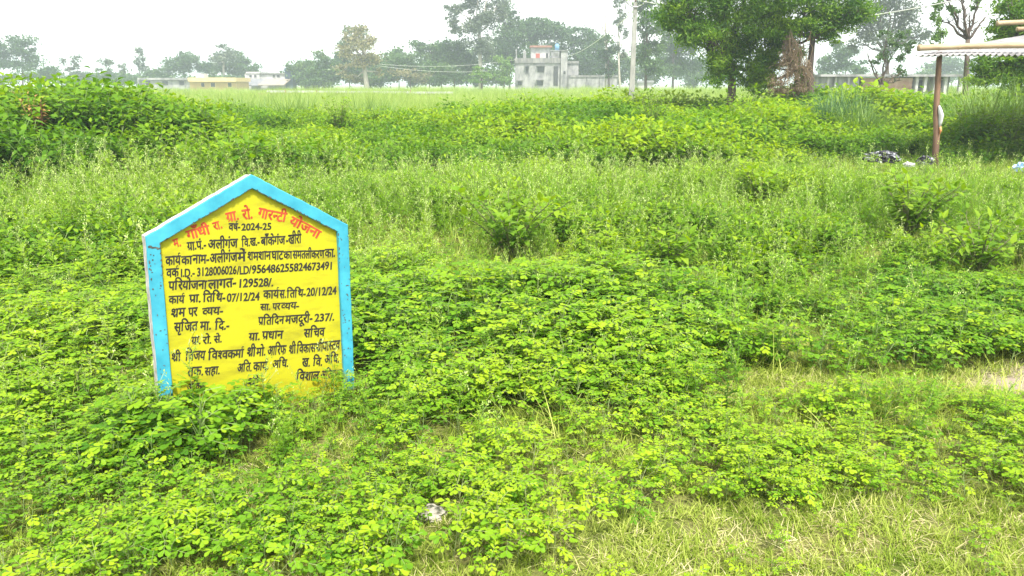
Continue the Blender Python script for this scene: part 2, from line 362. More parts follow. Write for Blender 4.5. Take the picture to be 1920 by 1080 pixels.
def word(s):
    """polygons of one word, set the way Devanagari is written: i-sign first, half letters, r-strokes"""
    P = []; x = 0.0; i = 0
    def put(ch, clip=None):
        nonlocal x
        V, T, a = glyph(ch); j = np.array([x + random.uniform(-.012, .012), random.uniform(-.022, .022)])
        for q in (clip_x(V, T, clip * a) if clip else [V[list(t)] for t in T]): P.append(q + j)
        x += a * (clip if clip else 1)
    while i < len(s):
        c = s[i]
        if not is_cons(c) : 
            put(c); i += 1; continue
        cl = [c]; i += 1
        while i + 1 < len(s) and s[i] == '्' and is_cons(s[i + 1]): cl.append(s[i + 1]); i += 2
        tail = ''
        while i < len(s) and '\u0900' <= s[i] <= '\u094c' and not is_cons(s[i]) and not '\u0904' <= s[i] <= '\u0914': tail += s[i]; i += 1
        reph = len(cl) > 1 and cl[0] == 'र'
        if reph: cl = cl[1:]
        rak = len(cl) > 1 and cl[-1] == 'र'
        if rak: cl = cl[:-1]
        if 'ि' in tail: put('ि'); x -= .19; tail = tail.replace('ि', '')
        for h in cl[:-1]: put(h, .66)
        put(cl[-1])
        if rak: P.extend(ribbon([(x - .20, .21), (x - .29, .12), (x - .42, .03)], .075))
        for m in tail: put(m)
        if reph: P.extend(ribbon([(x - .17, HS - .02), (x - .22, HS + .10), (x - .14, HS + .18), (x - .03, HS + .15)], .07))
    return P, x
BZ = 0.95                                            # height of the eaves corner above the foot of the board
bd = empty('notice_board', (0, 0, 0), 0, 'yellow house-shaped notice board with sky blue border and hand-painted Hindi lettering, standing in weeds', 'sign')
rot = Matrix.Rotation(.6261, 3, 'Z') @ Matrix.Rotation(.0529, 3, 'Y') @ Matrix.Rotation(-.0765, 3, 'X')
bd.rotation_euler = (-.0765, .0529, .6261); bd.location = Vector((-1.2843, 3.6725, .948)) - rot @ Vector((0, 0, BZ))
def outline(iw, ez, pz, bz): return [(-iw, bz), (-iw, ez), (0, pz), (iw, ez), (iw, bz)]
def densify(o, n=22):
    r = []
    for a, b in zip(o, o[1:] + o[:1]):
        for k in range(n): r.append((a[0] + (b[0] - a[0]) * k / n, a[1] + (b[1] - a[1]) * k / n))
    return r
t_ = .0616; sl_ = .2753 / .5; tv = t_ * math.sqrt(1 + sl_ ** 2)
outer = densify(outline(.5, BZ, BZ + .2753, -.12)); inner = densify(outline(.5 - t_, BZ + .2753 - tv - sl_ * (.5 - t_), BZ + .2753 - tv, -.05)); n_ = len(outer)
jit = lambda p, a: (p[0] + random.uniform(-a, a), p[1] + random.uniform(-a, a))
outer = [jit(p, .0016) for p in outer]; inner = [jit(p, .0013) for p in inner]
mb = MB(); D = .0209
rings = [[(p[0] * 1.0, D, p[1]) for p in inner], [(p[0], .004, p[1]) for p in inner],
         [(p[0] + (q[0] - p[0]) * .05, 0, p[1] + (q[1] - p[1]) * .05) for p, q in zip(inner, outer)],
         [(q[0] + (p[0] - q[0]) * .07, 0, q[1] + (p[1] - q[1]) * .07) for p, q in zip(inner, outer)],
         [(q[0], .005, q[1]) for q in outer], [(q[0] * 1.001, .0225, q[1]) for q in outer]]
for a in range(5):
    mb.add(rings[a] + rings[a + 1], [(k, (k + 1) % n_, n_ + (k + 1) % n_, n_ + k) for k in range(n_)], .5, 0 if a < 4 else 1)
bmb = mb
mb = MB(); so_ = [(p[0] * .997, p[1] * .998) for p in outer]
mb.add([(p[0], D, p[1]) for p in so_], [tuple(range(n_))], .5, 0)
mb.add([(p[0], D, p[1]) for p in so_] + [(p[0], .092, p[1]) for p in so_], [(k, n_ + k, n_ + (k + 1) % n_, (k + 1) % n_) for k in range(n_)], .5, 1)
mb.add([(p[0], .092, p[1]) for p in so_], [tuple(range(n_ - 1, -1, -1))], .5, 1)
mb.build('panel', [M['yellow'], M['cement']], bd)
# ragged dark flecks along the border's inner upper edge, chips and cracks in its paint
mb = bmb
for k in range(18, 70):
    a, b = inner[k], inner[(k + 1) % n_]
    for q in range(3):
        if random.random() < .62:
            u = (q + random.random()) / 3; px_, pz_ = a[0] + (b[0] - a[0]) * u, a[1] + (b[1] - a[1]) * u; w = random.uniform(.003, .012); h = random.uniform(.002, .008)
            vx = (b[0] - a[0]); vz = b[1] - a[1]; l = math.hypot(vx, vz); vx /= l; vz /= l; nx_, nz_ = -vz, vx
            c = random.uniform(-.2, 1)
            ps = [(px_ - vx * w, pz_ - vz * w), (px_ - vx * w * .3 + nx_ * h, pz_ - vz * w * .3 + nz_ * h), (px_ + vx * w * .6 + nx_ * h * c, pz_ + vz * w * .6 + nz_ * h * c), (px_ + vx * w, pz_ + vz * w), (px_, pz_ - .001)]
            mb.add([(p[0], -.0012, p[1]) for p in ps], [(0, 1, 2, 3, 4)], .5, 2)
for (cx, cz, w, h) in [(-.47, BZ - .055, .02, .004), (-.45, BZ - .06, .012, .006), (-.485, BZ - .05, .01, .008), (.478, BZ - .33, .012, .003), (-.492, BZ - .12, .005, .01), (-.49, BZ - .2, .004, .008), (-.47, BZ - .45, .006, .003), (-.468, BZ - .62, .004, .003), (.46, BZ - .52, .004, .003)] + [(sg * random.uniform(.445, .497), BZ - random.uniform(.05, .8), random.uniform(.0015, .005), random.uniform(.0015, .006)) for sg in (-1, 1) for _ in range(30)]:
    mb.add([(cx + math.cos(k) * w * random.uniform(.6, 1.2), -.0012, cz + math.sin(k) * h * random.uniform(.6, 1.2)) for k in (0, .9, 1.8, 2.7, 3.6, 4.5, 5.4)], [tuple(range(7))], .5, 2)
mb.build('border', [M['blue'], M['cement'], M['fleck_chip']], bd)
# lettering: one mesh per painted line
def put_word(mb, s, u0, v0, u1, v1, h, mat):
    P, W = word(s); dev = any('\u0900' <= c <= '\u097f' for c in s); sz = 1.07 * h / (HS if dev else HD); L = math.hypot(u1 - u0, v1 - v0); sx = L / W; an = math.atan2(v1 - v0, u1 - u0) + random.uniform(-.022, .022); sz *= random.uniform(.94, 1.08)
    ca, sa = math.cos(an), math.sin(an)
    for iq, q in enumerate(P):
        vs = []
        for (a, b) in q:
            X_ = a * sx + b * sz * .05; Z_ = b * sz
            vs.append((u0 + X_ * ca - Z_ * sa, D - .0010 - .00012 * (iq % 7), v0 + X_ * sa + Z_ * ca + BZ))
        mb.add(vs, [tuple(range(len(q)))], .5, mat)
mb = MB()
for it in TEXT:
    if it[6]: put_word(mb, *it[:6], 0)
mb.build('title_lettering', [M['redpaint']], bd)
rows = []; last = None
for it in TEXT:
    if it[6]: continue
    if last is None or it[1] < last - .12 or (it[0] in ('ग्रा.पं.-', 'श्रम')) : rows.append([])
    rows[-1].append(it); last = it[1]
for r_ in rows:
    mb = MB()
    for it in r_: put_word(mb, *it[:6], 0)
    mb.build('lettering_line', [M['blackpaint']], bd)


# ------------------------------------------------------------------ trees
def gz(x, y): return float(hgt(x, y))
def add_leaves(out, c, r, n, size, clumps, asp=.5, droop=0.0, hollow=.45, spread=.24, flat=0.0):
    """leaf-sized faces in clumps through a crown blob: c centre, r radii"""
    d = rng.normal(size=(clumps, 3)); d /= np.linalg.norm(d, axis=1)[:, None]; d *= rng.uniform(hollow, 1.0, clumps)[:, None]
    sub = c + d * r; w = rng.uniform(.3, 1.5, clumps); k = rng.choice(clumps, n, p=w / w.sum()); sc = rng.uniform(.7, 1.35, clumps)[k][:, None]
    p = sub[k] + rng.normal(size=(n, 3)) * np.asarray(r) * spread * sc * np.array([1, 1, .8])
    a = rng.normal(size=(n, 3)); a[:, 2] = a[:, 2] * (1 - flat) - droop; a /= np.linalg.norm(a, axis=1)[:, None]
    b = np.cross(a, rng.normal(size=(n, 3))); b /= np.linalg.norm(b, axis=1)[:, None] + 1e-9
    s = size * rng.uniform(.55, 1.4, n)[:, None]
    V = np.stack([p - a * s, p + b * s * asp, p + a * s, p - b * s * asp], 1).reshape(-1, 3)
    t = np.repeat(np.clip(.45 + rng.normal(0, .14, n) + np.repeat(0, n) + (rng.uniform(-.22, .22, clumps))[k], 0, 1), 4)
    out.append((V, t)); return sub
def crown_obj(name, out, mat, parent):
    V = np.concatenate([o[0] for o in out]); t = np.concatenate([o[1] for o in out]); F = np.arange(len(V)).reshape(-1, 4)
    o = bpy.data.objects.new(name, np_mesh(name, V, F, M[mat], t)); COL.objects.link(o); o.parent = parent; return o
def limb(mb, a, b, r0, r1, n=6, sag=.08, seg=4):
    a, b = Vector(a), Vector(b); L = (b - a).length; pts = []
    for i in range(seg + 1):
        f = i / seg; p = a.lerp(b, f) + Vector((random.uniform(-1, 1), random.uniform(-1, 1), random.uniform(-1, 1))) * L * sag * math.sin(f * math.pi)
        pts.append(p)
    mb.tube(pts, [r0 + (r1 - r0) * i / seg for i in range(seg + 1)], n); return pts
TREES = 'trees on the skyline'
def tree(label, Y, trunk, blobs, leaf='t_mid', bark='bark', leaf_px=3.0, cover=2.6, r=None, name='tree', cat='tree', group=TREES, clump=9, base=None, twigs=True, asp=.55, hollow=.4, spread=.24, droop=0.0, depth=.9):
    """trunk: photo pixel of the foot and of the fork; blobs: crown masses (px, py, rx, ry) measured on the photo, given their size at the distance Y"""
    k = Y / F_PX; X = at(trunk[0], 160, Y).x; z0 = gz(X, Y); root = empty(name, (X, Y, z0), 0, label, cat, group); o0 = Vector((X, Y, z0))
    fork = at(trunk[1], trunk[2], Y) - o0; fork.y = 0; r = r or max(.12, fork.z * .035)
    mb = MB(); pts = [Vector((0, 0, -.3))] + [Vector((fork.x * f + random.uniform(-.05, .05) * fork.z * .3, random.uniform(-.03, .03) * fork.z, fork.z * f)) for f in (.33, .66)] + [fork]
    mb.tube(pts, [r * 1.25, r, r * .85, r * .7], 8); out = []
    for (bx, by, rx, ry) in blobs:
        c = at(bx, by, Y) - o0; c.y = random.uniform(-.5, .5) * rx * k * depth; rr = (rx * k * 1.08, max(rx, ry) * k * depth, ry * k * 1.08)
        n = int(1.75 * cover * math.pi * rx * ry / (leaf_px * leaf_px * asp)); n = max(30, min(n, 26000))
        sub = add_leaves(out, np.array(c), np.array(rr), n, leaf_px * k * .75, max(4, int(clump)), asp, droop, hollow, spread)
        p = limb(mb, fork if c.z > fork.z * .6 else pts[2], c, r * .5, r * .16)
        if twigs:
            for s in sub[:6]: limb(mb, p[3], s, r * .16, r * .05, 4, .1, 2)
    mb.build('trunk', [M[bark]], root, True); crown_obj('crown', out, leaf, root); return root

# far left
tree('tall hazy tree cut by the left edge of the picture', 170, (-8, -8, 120), [(-6, 82, 20, 22), (-14, 108, 26, 18), (4, 112, 16, 14)], 't_dark')
tree('broad round-topped hazy tree second from the left edge', 172, (42, 42, 125), [(42, 88, 24, 17), (28, 106, 22, 15), (60, 108, 16, 13), (45, 122, 26, 12)], 't_dark')
tree('low grey-green tree just above the weedy mound', 165, (92, 92, 150), [(92, 136, 20, 14), (78, 145, 14, 10)], 't_dark')
tree('small ragged tree with a gap in its crown, above the mound', 175, (136, 136, 140), [(120, 112, 8, 7), (143, 116, 13, 11), (130, 128, 12, 8), (150, 140, 18, 10)], 't_grey', clump=6, cover=1.5)
tree('small thin tree with sprawling twigs left of the slender tree', 175, (197, 197, 145), [(190, 114, 9, 8), (203, 124, 10, 9), (194, 134, 10, 7)], 't_grey', clump=5, cover=1.3)
tree('smallest wispy tree between two taller thin ones', 185, (232, 232, 145), [(229, 121, 6, 8), (236, 136, 12, 8)], 't_grey', clump=5, cover=1.5)
tree('tall slender columnar tree left of the long grey building', 190, (263, 263, 145), [(262, 97, 7, 9), (260, 112, 8, 11), (265, 128, 8, 13), (261, 142, 7, 8)], 't_grey', cover=2.0)
tree('low bushy tree left of the long grey building', 185, (290, 290, 150), [(290, 134, 14, 10), (282, 142, 12, 8)], 't_dark')
tree('low bluish treeline clump behind the mound', 200, (180, 180, 155), [(165, 142, 24, 10), (215, 145, 26, 10), (240, 150, 24, 8)], 't_dark')
tree('broad dome-shaped tree behind the long grey building', 190, (345, 345, 140), [(338, 108, 7, 12), (358, 114, 24, 16), (330, 125, 26, 16), (372, 126, 22, 16), (316, 134, 18, 10)], 't_dark')
tree('tree with bare trunk showing behind the yellow building', 185, (420, 419, 112), [(418, 96, 20, 12), (404, 106, 12, 10), (432, 104, 12, 11), (420, 114, 18, 8)], 't_grey', 'barkpale', r=.3, cover=2.2)
tree('round dense tree right of the yellow building', 192, (452, 452, 140), [(450, 112, 18, 12), (435, 126, 22, 16), (466, 124, 20, 16), (455, 136, 32, 12), (405, 136, 22, 14)], 't_dark')
tree('small rounded tree right of the mast', 180, (565, 565, 145), [(565, 127, 12, 10), (556, 138, 16, 12), (575, 142, 16, 10)], 't_dark')
tree('dark green tree left of the yellowing tree', 165, (605, 605, 145), [(600, 112, 18, 12), (616, 118, 20, 16), (592, 130, 18, 14), (620, 138, 22, 14), (600, 148, 26, 10)], 't_mid')
# middle
tree('tall yellowing tree with a leaning pale trunk', 140, (688, 682, 108), [(670, 58, 17, 12), (652, 72, 14, 10), (690, 74, 14, 10), (648, 92, 18, 14), (682, 94, 28, 16), (662, 114, 26, 12), (704, 110, 16, 10), (640, 130, 14, 8), (668, 146, 22, 9), (712, 136, 10, 7)], 't_yellow', 'barkpale', r=.45, cover=2.0, clump=10)
tree('dense green tree behind the yellowing tree', 168, (655, 655, 140), [(650, 84, 14, 10), (668, 70, 20, 16), (642, 110, 22, 16), (690, 124, 20, 18), (660, 138, 30, 18)], 't_dark')
tree('wide green bushy tree right of the yellowing tree', 160, (748, 748, 145), [(735, 106, 20, 12), (760, 110, 22, 14), (740, 128, 32, 18), (775, 134, 24, 16), (720, 146, 22, 12)], 't_mid')
tree('reddish-tinged shrubby tree at the field edge', 158, (770, 770, 150), [(760, 140, 26, 12), (790, 144, 18, 10)], 't_yellow', cover=2.2)
tree('domed dark tree left of the tall eucalyptus', 165, (805, 805, 140), [(785, 88, 16, 11), (806, 92, 22, 14), (826, 100, 20, 16), (795, 112, 28, 18), (830, 124, 28, 20), (800, 136, 30, 18)], 't_mid')
tree('dark tree hugging the left side of the tall eucalyptus', 155, (852, 852, 140), [(846, 84, 20, 14), (860, 98, 22, 20), (842, 116, 22, 18), (870, 124, 24, 22)], 't_dark')
tree('lighter green rounded tree low in front of the dark treeline', 148, (828, 828, 150), [(820, 126, 20, 10), (842, 132, 22, 12), (826, 146, 26, 10)], 't_mid')
tree('tallest eucalyptus with a straight pale trunk and ragged crown', 150, (901, 899, 60), [(852, 16, 14, 12), (846, 36, 12, 12), (856, 56, 12, 10), (882, 6, 18, 16), (905, 24, 22, 20), (934, 4, 16, 16), (900, 50, 24, 20), (936, 30, 14, 12), (896, 76, 22, 18), (912, 98, 18, 14), (890, -26, 26, 20), (920, -32, 24, 18)], 't_grey', 'barkpale', r=.4, cover=2.6, clump=12, depth=.8)
tree('spreading dark tree behind the tall eucalyptus on its right', 170, (955, 955, 120), [(948, 10, 14, 12), (960, 30, 14, 14), (945, 50, 18, 14), (975, 54, 22, 14), (955, 76, 28, 18), (930, 92, 20, 18)], 't_dark', clump=12)
tree('large spreading mango tree behind the two-storey house', 172, (1010, 1010, 110), [(985, 42, 22, 10), (1012, 50, 28, 14), (1040, 58, 26, 14), (985, 66, 30, 16), (1022, 76, 36, 18), (1000, 98, 40, 20), (960, 112, 26, 22)], 't_dark', clump=14)
tree('long sloping mango crown right of the two-storey house', 175, (1085, 1085, 120), [(1070, 62, 22, 12), (1096, 72, 24, 14), (1116, 82, 18, 14), (1065, 84, 30, 18), (1100, 98, 34, 20), (1085, 122, 34, 20), (1125, 112, 18, 20)], 't_dark', clump=14)
tree('pale green layered little tree in front of the treeline', 125, (903, 903, 150), [(902, 128, 9, 5), (896, 136, 16, 5), (908, 142, 20, 5), (900, 150, 24, 5)], 't_light', r=.18, cover=2.2, twigs=False)
tree('yellow-green bushy tree beside the left wall of the two-storey house', 145, (945, 945, 140), [(942, 112, 16, 8), (952, 122, 14, 9), (940, 134, 16, 10), (950, 148, 16, 9)], 't_light')
tree('low round tree just left of the two-storey house', 152, (930, 930, 150), [(925, 140, 18, 12), (880, 146, 22, 10), (945, 150, 14, 8)], 't_mid')
tree('white-trunked sparse eucalyptus left of the concrete pole', 135, (1163, 1160, 100), [(1160, 8, 9, 10), (1168, 26, 8, 9), (1158, 48, 9, 12), (1170, 64, 8, 9), (1155, 88, 9, 10), (1168, 104, 8, 9), (1172, -14, 12, 14)], 't_grey', 'barkpale', r=.19, cover=1.9, clump=8)
tree('dark twiggy tree between the house wall and the white-trunked eucalyptus', 140, (1142, 1140, 110), [(1136, 74, 12, 12), (1148, 92, 10, 12), (1130, 108, 14, 14), (1150, 124, 14, 12), (1136, 138, 16, 8)], 't_dark', cover=1.8, clump=6)
tree('leafy green tree just right of the concrete pole', 110, (1212, 1212, 100), [(1205, 8, 14, 16), (1222, 20, 18, 16), (1206, 44, 14, 16), (1228, 50, 18, 16), (1214, 76, 20, 16), (1232, 92, 18, 16), (1210, 110, 18, 16), (1228, 128, 20, 16), (1222, -16, 20, 18)], 't_mid', clump=12)
tree('bluish tall tree between the pole and the feathery trees', 150, (1262, 1262, 110), [(1250, 40, 20, 22), (1275, 30, 20, 24), (1262, 68, 26, 22), (1285, 80, 24, 22), (1256, 100, 26, 20), (1288, 112, 28, 22), (1270, 134, 36, 16), (1262, 4, 24, 20), (1300, 56, 18, 24)], 't_dark', clump=12)
tree('bluish bushy tree glimpsed low between the feathery trees and the low building', 140, (1585, 1585, 130), [(1570, 96, 22, 16), (1590, 112, 24, 16), (1560, 118, 22, 18), (1600, 128, 22, 12)], 't_dark')
tree('wide hazy tree with see-through crown behind the crooked thin tree', 95, (1668, 1662, 100), [(1640, 6, 34, 20), (1690, 10, 36, 22), (1612, 34, 22, 20), (1652, 38, 28, 18), (1700, 42, 26, 18), (1640, 66, 28, 16), (1688, 74, 28, 16), (1614, 78, 18, 16), (1720, 66, 18, 18), (1660, 96, 18, 10), (1660, -30, 50, 24)], 't_grey', r=.28, cover=1.7, clump=14, leaf_px=3.2)
tree('far bluish tree low behind the bamboo shelter', 200, (1785, 1785, 150), [(1770, 128, 26, 12), (1800, 130, 30, 16), (1745, 132, 22, 14), (1765, 116, 20, 10)], 't_dark')
# the scrub under the far trees, one dense mass
out = []
for (bx, by, rx, ry, Y) in [(b, (138 if 560 < b < 960 or 1060 < b < 1345 else 150) + random.uniform(-9, 7), random.uniform(16, 28), (20 if 560 < b < 960 or 1060 < b < 1345 else 10) * random.uniform(.8, 1.2), random.uniform(174, 188)) for b in list(range(548, 960, 17)) + list(range(1062, 1345, 14)) + list(range(570, 960, 23)) + list(range(-20, 262, 24)) + list(range(280, 460, 22)) + list(range(1540, 1800, 24))]:
    k = Y / F_PX; c = at(bx, by - (26 if (730 < bx < 960 or bx > 1060) and bx < 1345 and random.random() < .4 else 0), Y); add_leaves(out, np.array(c), np.array((rx * k, rx * k, ry * k)), int(rx * ry * 1.7), .34, 8, .55, 0, .3)
V = np.concatenate([o[0] for o in out]); t = np.concatenate([o[1] for o in out])
o = bpy.data.objects.new('distant_scrub', np_mesh('distant_scrub', V, np.arange(len(V)).reshape(-1, 4), M['t_mid'], t)); COL.objects.link(o); tag(o, 'dense green scrub filling the foot of the far treeline', 'scrub', kind='stuff')
# bare saplings
def bare_tree(label, Y, foot, tips, r, bark, twig=10, group=TREES):
    X = at(foot[0], 160, Y).x; z0 = gz(X, Y); o0 = Vector((X, Y, z0)); root = empty('bare_tree', o0, 0, label, 'tree', group); mb = MB()
    j = at(foot[1], foot[2], Y) - o0; j.y = 0
    limb(mb, (0, 0, -.3), j, r, r * .75, 7, .03)
    for (tx, ty) in tips:
        e = at(tx, ty, Y) - o0; e.y = random.uniform(-.3, .3) * abs(e.x) + random.uniform(-.3, .3); p = limb(mb, j, e, r * .55, r * .12, 5, .05, 6)
        for _ in range(twig):
            q = p[random.randint(1, 5)]; L = (e - j).length * random.uniform(.1, .28); limb(mb, q, q + Vector((random.uniform(-.8, .8), random.uniform(-.6, .6), random.uniform(.2, 1))).normalized() * L, r * .16, r * .04, 4, .1, 2)
    mb.build('trunk', [M[bark]], root, True); return root
bare_tree('leafless pale tree with upright twigs rising behind the house wall', 142, (1137, 1137, 90), [(1132, 8), (1141, 4), (1126, 36), (1146, 30), (1137, 20)], .22, 'barkpale', 8)
t = bare_tree('tree with bare forking branches behind the bamboo shelter', 34, (1822, 1815, 74), [(1778, 4), (1790, -10), (1822, 24), (1834, -20), (1800, -30), (1846, 30), (1764, 30), (1770, -10)], .13, 'bark', 16)
out = []; o0 = t.location
for (bx, by, rx, ry) in [(1762, 10, 11, 12), (1757, 34, 9, 14), (1760, 60, 11, 14), (1755, 76, 10, 8), (1790, 20, 12, 10), (1830, 10, 10, 12)]:
    c = at(bx, by, 34) - o0; add_leaves(out, np.array(c), np.array((rx, rx, ry)) * 34 / F_PX, int(rx * ry * 2.0), .075, 6, .4, .2)
crown_obj('foliage', out, 't_light', t)
# crooked thin tree in front of the low building
t = bare_tree('crooked thin tree with forked dark trunk in front of the low building', 40, (1660, 1652, 158), [(1668, 110), (1690, 134), (1640, 120), (1662, 70), (1700, 150), (1676, 96), (1626, 96)], .11, 'bark', 10)
out = []; o0 = t.location
for (bx, by, rx, ry) in [(1690, 66, 14, 12), (1676, 84, 14, 12), (1694, 104, 12, 16), (1664, 106, 12, 10), (1690, 130, 9, 14), (1640, 112, 12, 8), (1702, 84, 10, 10), (1660, 60, 12, 10)]:
    c = at(bx, by, 40) - o0; add_leaves(out, np.array(c), np.array((rx, rx, ry)) * 40 / F_PX, int(rx * ry * 1.3), .09, 7, .4, .1)
crown_obj('crown', out, 't_mid', t)
# the two feathery trees and their neighbours, close by
NEAR = 'feathery trees behind the undergrowth'
tree('feathery dark green tree with a forked leaning trunk, left of the pair', 27, (1375, 1372, 128), [(1285, 18, 44, 26), (1275, 44, 34, 20), (1330, 26, 46, 34), (1322, 66, 40, 22), (1382, 40, 44, 40), (1390, 92, 34, 30), (1350, 112, 26, 24), (1345, 142, 18, 18), (1412, 128, 26, 24), (1405, 152, 22, 14), (1300, 60, 36, 18), (1370, 76, 36, 30), (1352, 148, 30, 16), (1262, 30, 26, 18), (1330, -40, 90, 44), (1400, -90, 80, 60), (1310, -100, 60, 50)], 't_acacia', 'bark', 4.6, 2.7, .17, group=NEAR, clump=16, asp=.26, droop=.3, spread=.27)
tree('feathery green tree with a tall straight trunk, right of the pair', 26, (1528, 1524, 70), [(1440, 22, 40, 24), (1450, 60, 30, 20), (1500, 20, 46, 28), (1560, 22, 44, 24), (1530, 52, 44, 20), (1580, 44, 30, 18), (1550, 74, 24, 10), (1480, 84, 22, 16), (1440, 40, 40, 30), (1470, 60, 30, 22), (1600, 20, 34, 22), (1500, -40, 90, 44), (1570, -60, 60, 50), (1520, -120, 70, 60)], 't_acacia', 'bark', 4.6, 2.4, .13, group=NEAR, clump=16, asp=.26, droop=.3, spread=.27)
tree('slender short tree hung with creeper between the two feathery trees', 26.5, (1500, 1494, 130), [(1440, 96, 24, 26), (1448, 128, 22, 24), (1436, 152, 20, 16), (1490, 110, 18, 20), (1500, 140, 16, 20), (1492, 166, 14, 10), (1425, 110, 22, 26), (1430, 165, 22, 12), (1464, 74, 26, 18)], 't_acacia', 'bark', 4.4, 2.8, .10, group=NEAR, clump=10, asp=.26, droop=.4)
root = empty('dry_creeper', at(1490, 160, 25.6), 0, 'brown dry creeper hanging in strands between the two feathery trees', 'creeper'); o0 = root.location.copy(); mb = MB(); out = []
for i in range(30):
    a = at(random.uniform(1476, 1512), random.uniform(50, 95), 25.6) - o0; b = at(random.uniform(1444, 1520), random.uniform(150, 182), 25.6) - o0; a.y = random.uniform(-.5, .4); b.y = a.y + random.uniform(-.3, .3)
    limb(mb, a, b, .010, .006, 4, .09, 6)
mb.build('strands', [M['creeper']], root)
for (bx, by, rx, ry) in [(1480, 80, 7, 12), (1474, 106, 12, 16), (1492, 104, 9, 22), (1466, 134, 16, 18), (1488, 140, 18, 22), (1458, 160, 18, 16), (1500, 165, 14, 14), (1478, 172, 24, 10), (1510, 130, 8, 24)]:
    c = at(bx, by, 25.6) - o0; add_leaves(out, np.array(c), np.array((rx, rx * .8, ry)) * 25.6 / F_PX, 560, .055, 14, .16, .9)
crown_obj('dead_leaves', out, 'creeper', root)
tree('dense dark green tree at the right edge behind the bamboo shelter', 23, (1912, 1910, 120), [(1890, 10, 26, 22), (1912, 30, 34, 26), (1884, 46, 22, 16), (1905, 66, 32, 20), (1876, 72, 16, 14), (1900, 104, 34, 18), (1868, 122, 30, 14), (1845, 130, 20, 12), (1885, 140, 34, 16), (1925, 130, 34, 24), (1850, 150, 22, 12), (1880, 90, 22, 20), (1915, 158, 40, 16), (1836, 118, 20, 18), (1830, 148, 22, 14), (1950, 40, 50, 50), (1940, 100, 40, 30), (1930, -40, 70, 44), (1990, -10, 50, 60)], 't_acacia', 'bark', 4.6, 2.7, .16, group=NEAR, clump=16, asp=.3, droop=.2)

# ------------------------------------------------------------------ buildings on the far edge of the field
M['plaster'] = plain('stained_plaster', (0.13, 0.13, 0.13), (0.30, 0.295, 0.29), .9, .9, .1, stretch=(1, 1, .5), lo=.36, hi=.58)
M['plasterdark'] = plain('mould_stained_plaster', (0.07, 0.07, 0.07), (0.24, 0.235, 0.22), 1.4, .9, .1, stretch=(1, 1, .4), lo=.35, hi=.65)
M['white'] = plain('white_wash', (0.30, 0.295, 0.29), (0.48, 0.47, 0.46), 1.2, .85, .1)
M['ochre'] = plain('ochre_wash', (0.38, 0.265, 0.10), (0.48, 0.345, 0.14), 1.2, .85, .1)
M['ochrelight'] = plain('pale_ochre_wash', (0.44, 0.33, 0.15), (0.54, 0.42, 0.21), 1.2, .85, .1)
M['redroof'] = plain('red_brown_slab', (0.20, 0.10, 0.075), (0.30, 0.16, 0.12), 2, .85, .1)
M['dark'] = plain('dark_opening', (0.02, 0.02, 0.022), (0.05, 0.05, 0.052), 2, .5, 0)
M['reddoor'] = plain('red_door', (0.28, 0.06, 0.04), (0.36, 0.10, 0.07), 3, .7, 0)
M['bluetank'] = plain('blue_plastic', (0.10, 0.24, 0.42), (0.16, 0.32, 0.50), 2, .5, 0)
M['slate'] = plain('dark_sheet_roof', (0.10, 0.105, 0.12), (0.18, 0.18, 0.19), 1.5, .7, .1)
M['brownroof'] = plain('brown_thatch', (0.20, 0.16, 0.13), (0.30, 0.25, 0.21), 3, .9, .2)
M['brick'] = plain('brick_wall', (0.22, 0.11, 0.075), (0.40, 0.28, 0.21), 1.2, .9, .1, lo=.35, hi=.62)
M['navy'] = plain('dark_blue_paint', (0.04, 0.06, 0.11), (0.07, 0.10, 0.16), 1, .7, 0)
M['metal'] = plain('grey_metal', (0.20, 0.20, 0.21), (0.32, 0.32, 0.33), 3, .5, 0, metal=.4)
def building(name, label, Y, px0, cat='house', yaw=0.0, group=None):
    p = at(px0, 160, Y); root = empty(name, (p.x, Y, gz(p.x, Y)), yaw, label, cat, group)
    def part(nm, mat, x0, x1, y0, y1, d0=0.0, d1=8.0, parent=None, proud=0.0):
        a, b = at(x0, y1, Y), at(x1, y0, Y); mb = MB(); z = root.location.z
        mb.box(a.x - p.x, b.x - p.x, d0 - proud, d1, max(a.z - z, -.3), b.z - z); return mb.build(nm, [M[mat]], parent or root)
    def win(x0, x1, y0, y1, frame='plaster', face=0.0, hood=True, d=0.12, glass='dark'):
        f = part('window', frame, x0 - .8, x1 + .8, y0 - .8, y1 + .8, face - .06, face + .05)
        part('pane', glass, x0, x1, y0, y1, face - .075, face - .03, f)
        if hood: part('sunshade', 'plasterdark', x0 - 2, x1 + 2, y0 - 2.4, y0 - 1.2, face - .6, face + .02, f)
        return f
    return root, part, win
b, part, win = building('house', 'two-storey grey plastered house with a small white room and blue tank on its roof', 150, 1015)
part('wall', 'plaster', 966, 1050, 118.5, 185, 0, 9); part('parapet', 'plasterdark', 965, 1051, 109, 118.3, -.25, 9.2); part('wall', 'plaster', 1050.2, 1064, 96, 185, -.5, 7); part('parapet', 'plasterdark', 1049.6, 1064.6, 94, 95.8, -.7, 7.2)
part('wall', 'plaster', 1064.2, 1086, 119, 185, 1.5, 9); part('parapet', 'plasterdark', 1064.8, 1087, 114, 118.8, 1.3, 9.2)
r_ = part('roof_room', 'white', 996, 1033, 88.4, 108.8, 2, 7); part('roof', 'redroof', 994, 1036, 84.5, 88.2, 1.5, 7.5, r_); part('door', 'reddoor', 1005, 1013, 99.5, 108.8, 1.95, 2.05, r_); part('door', 'dark', 1024.5, 1028.5, 99, 108.8, 1.95, 2.05, r_)
w = part('water_tank', 'plaster', 1033.5, 1050, 95.5, 108.6, .4, 1.9); part('tank_lid', 'metal', 1032.5, 1051, 93.8, 95.3, .3, 2.0, w); part('hatch', 'plasterdark', 1038, 1046, 99, 105, .35, .45, w)
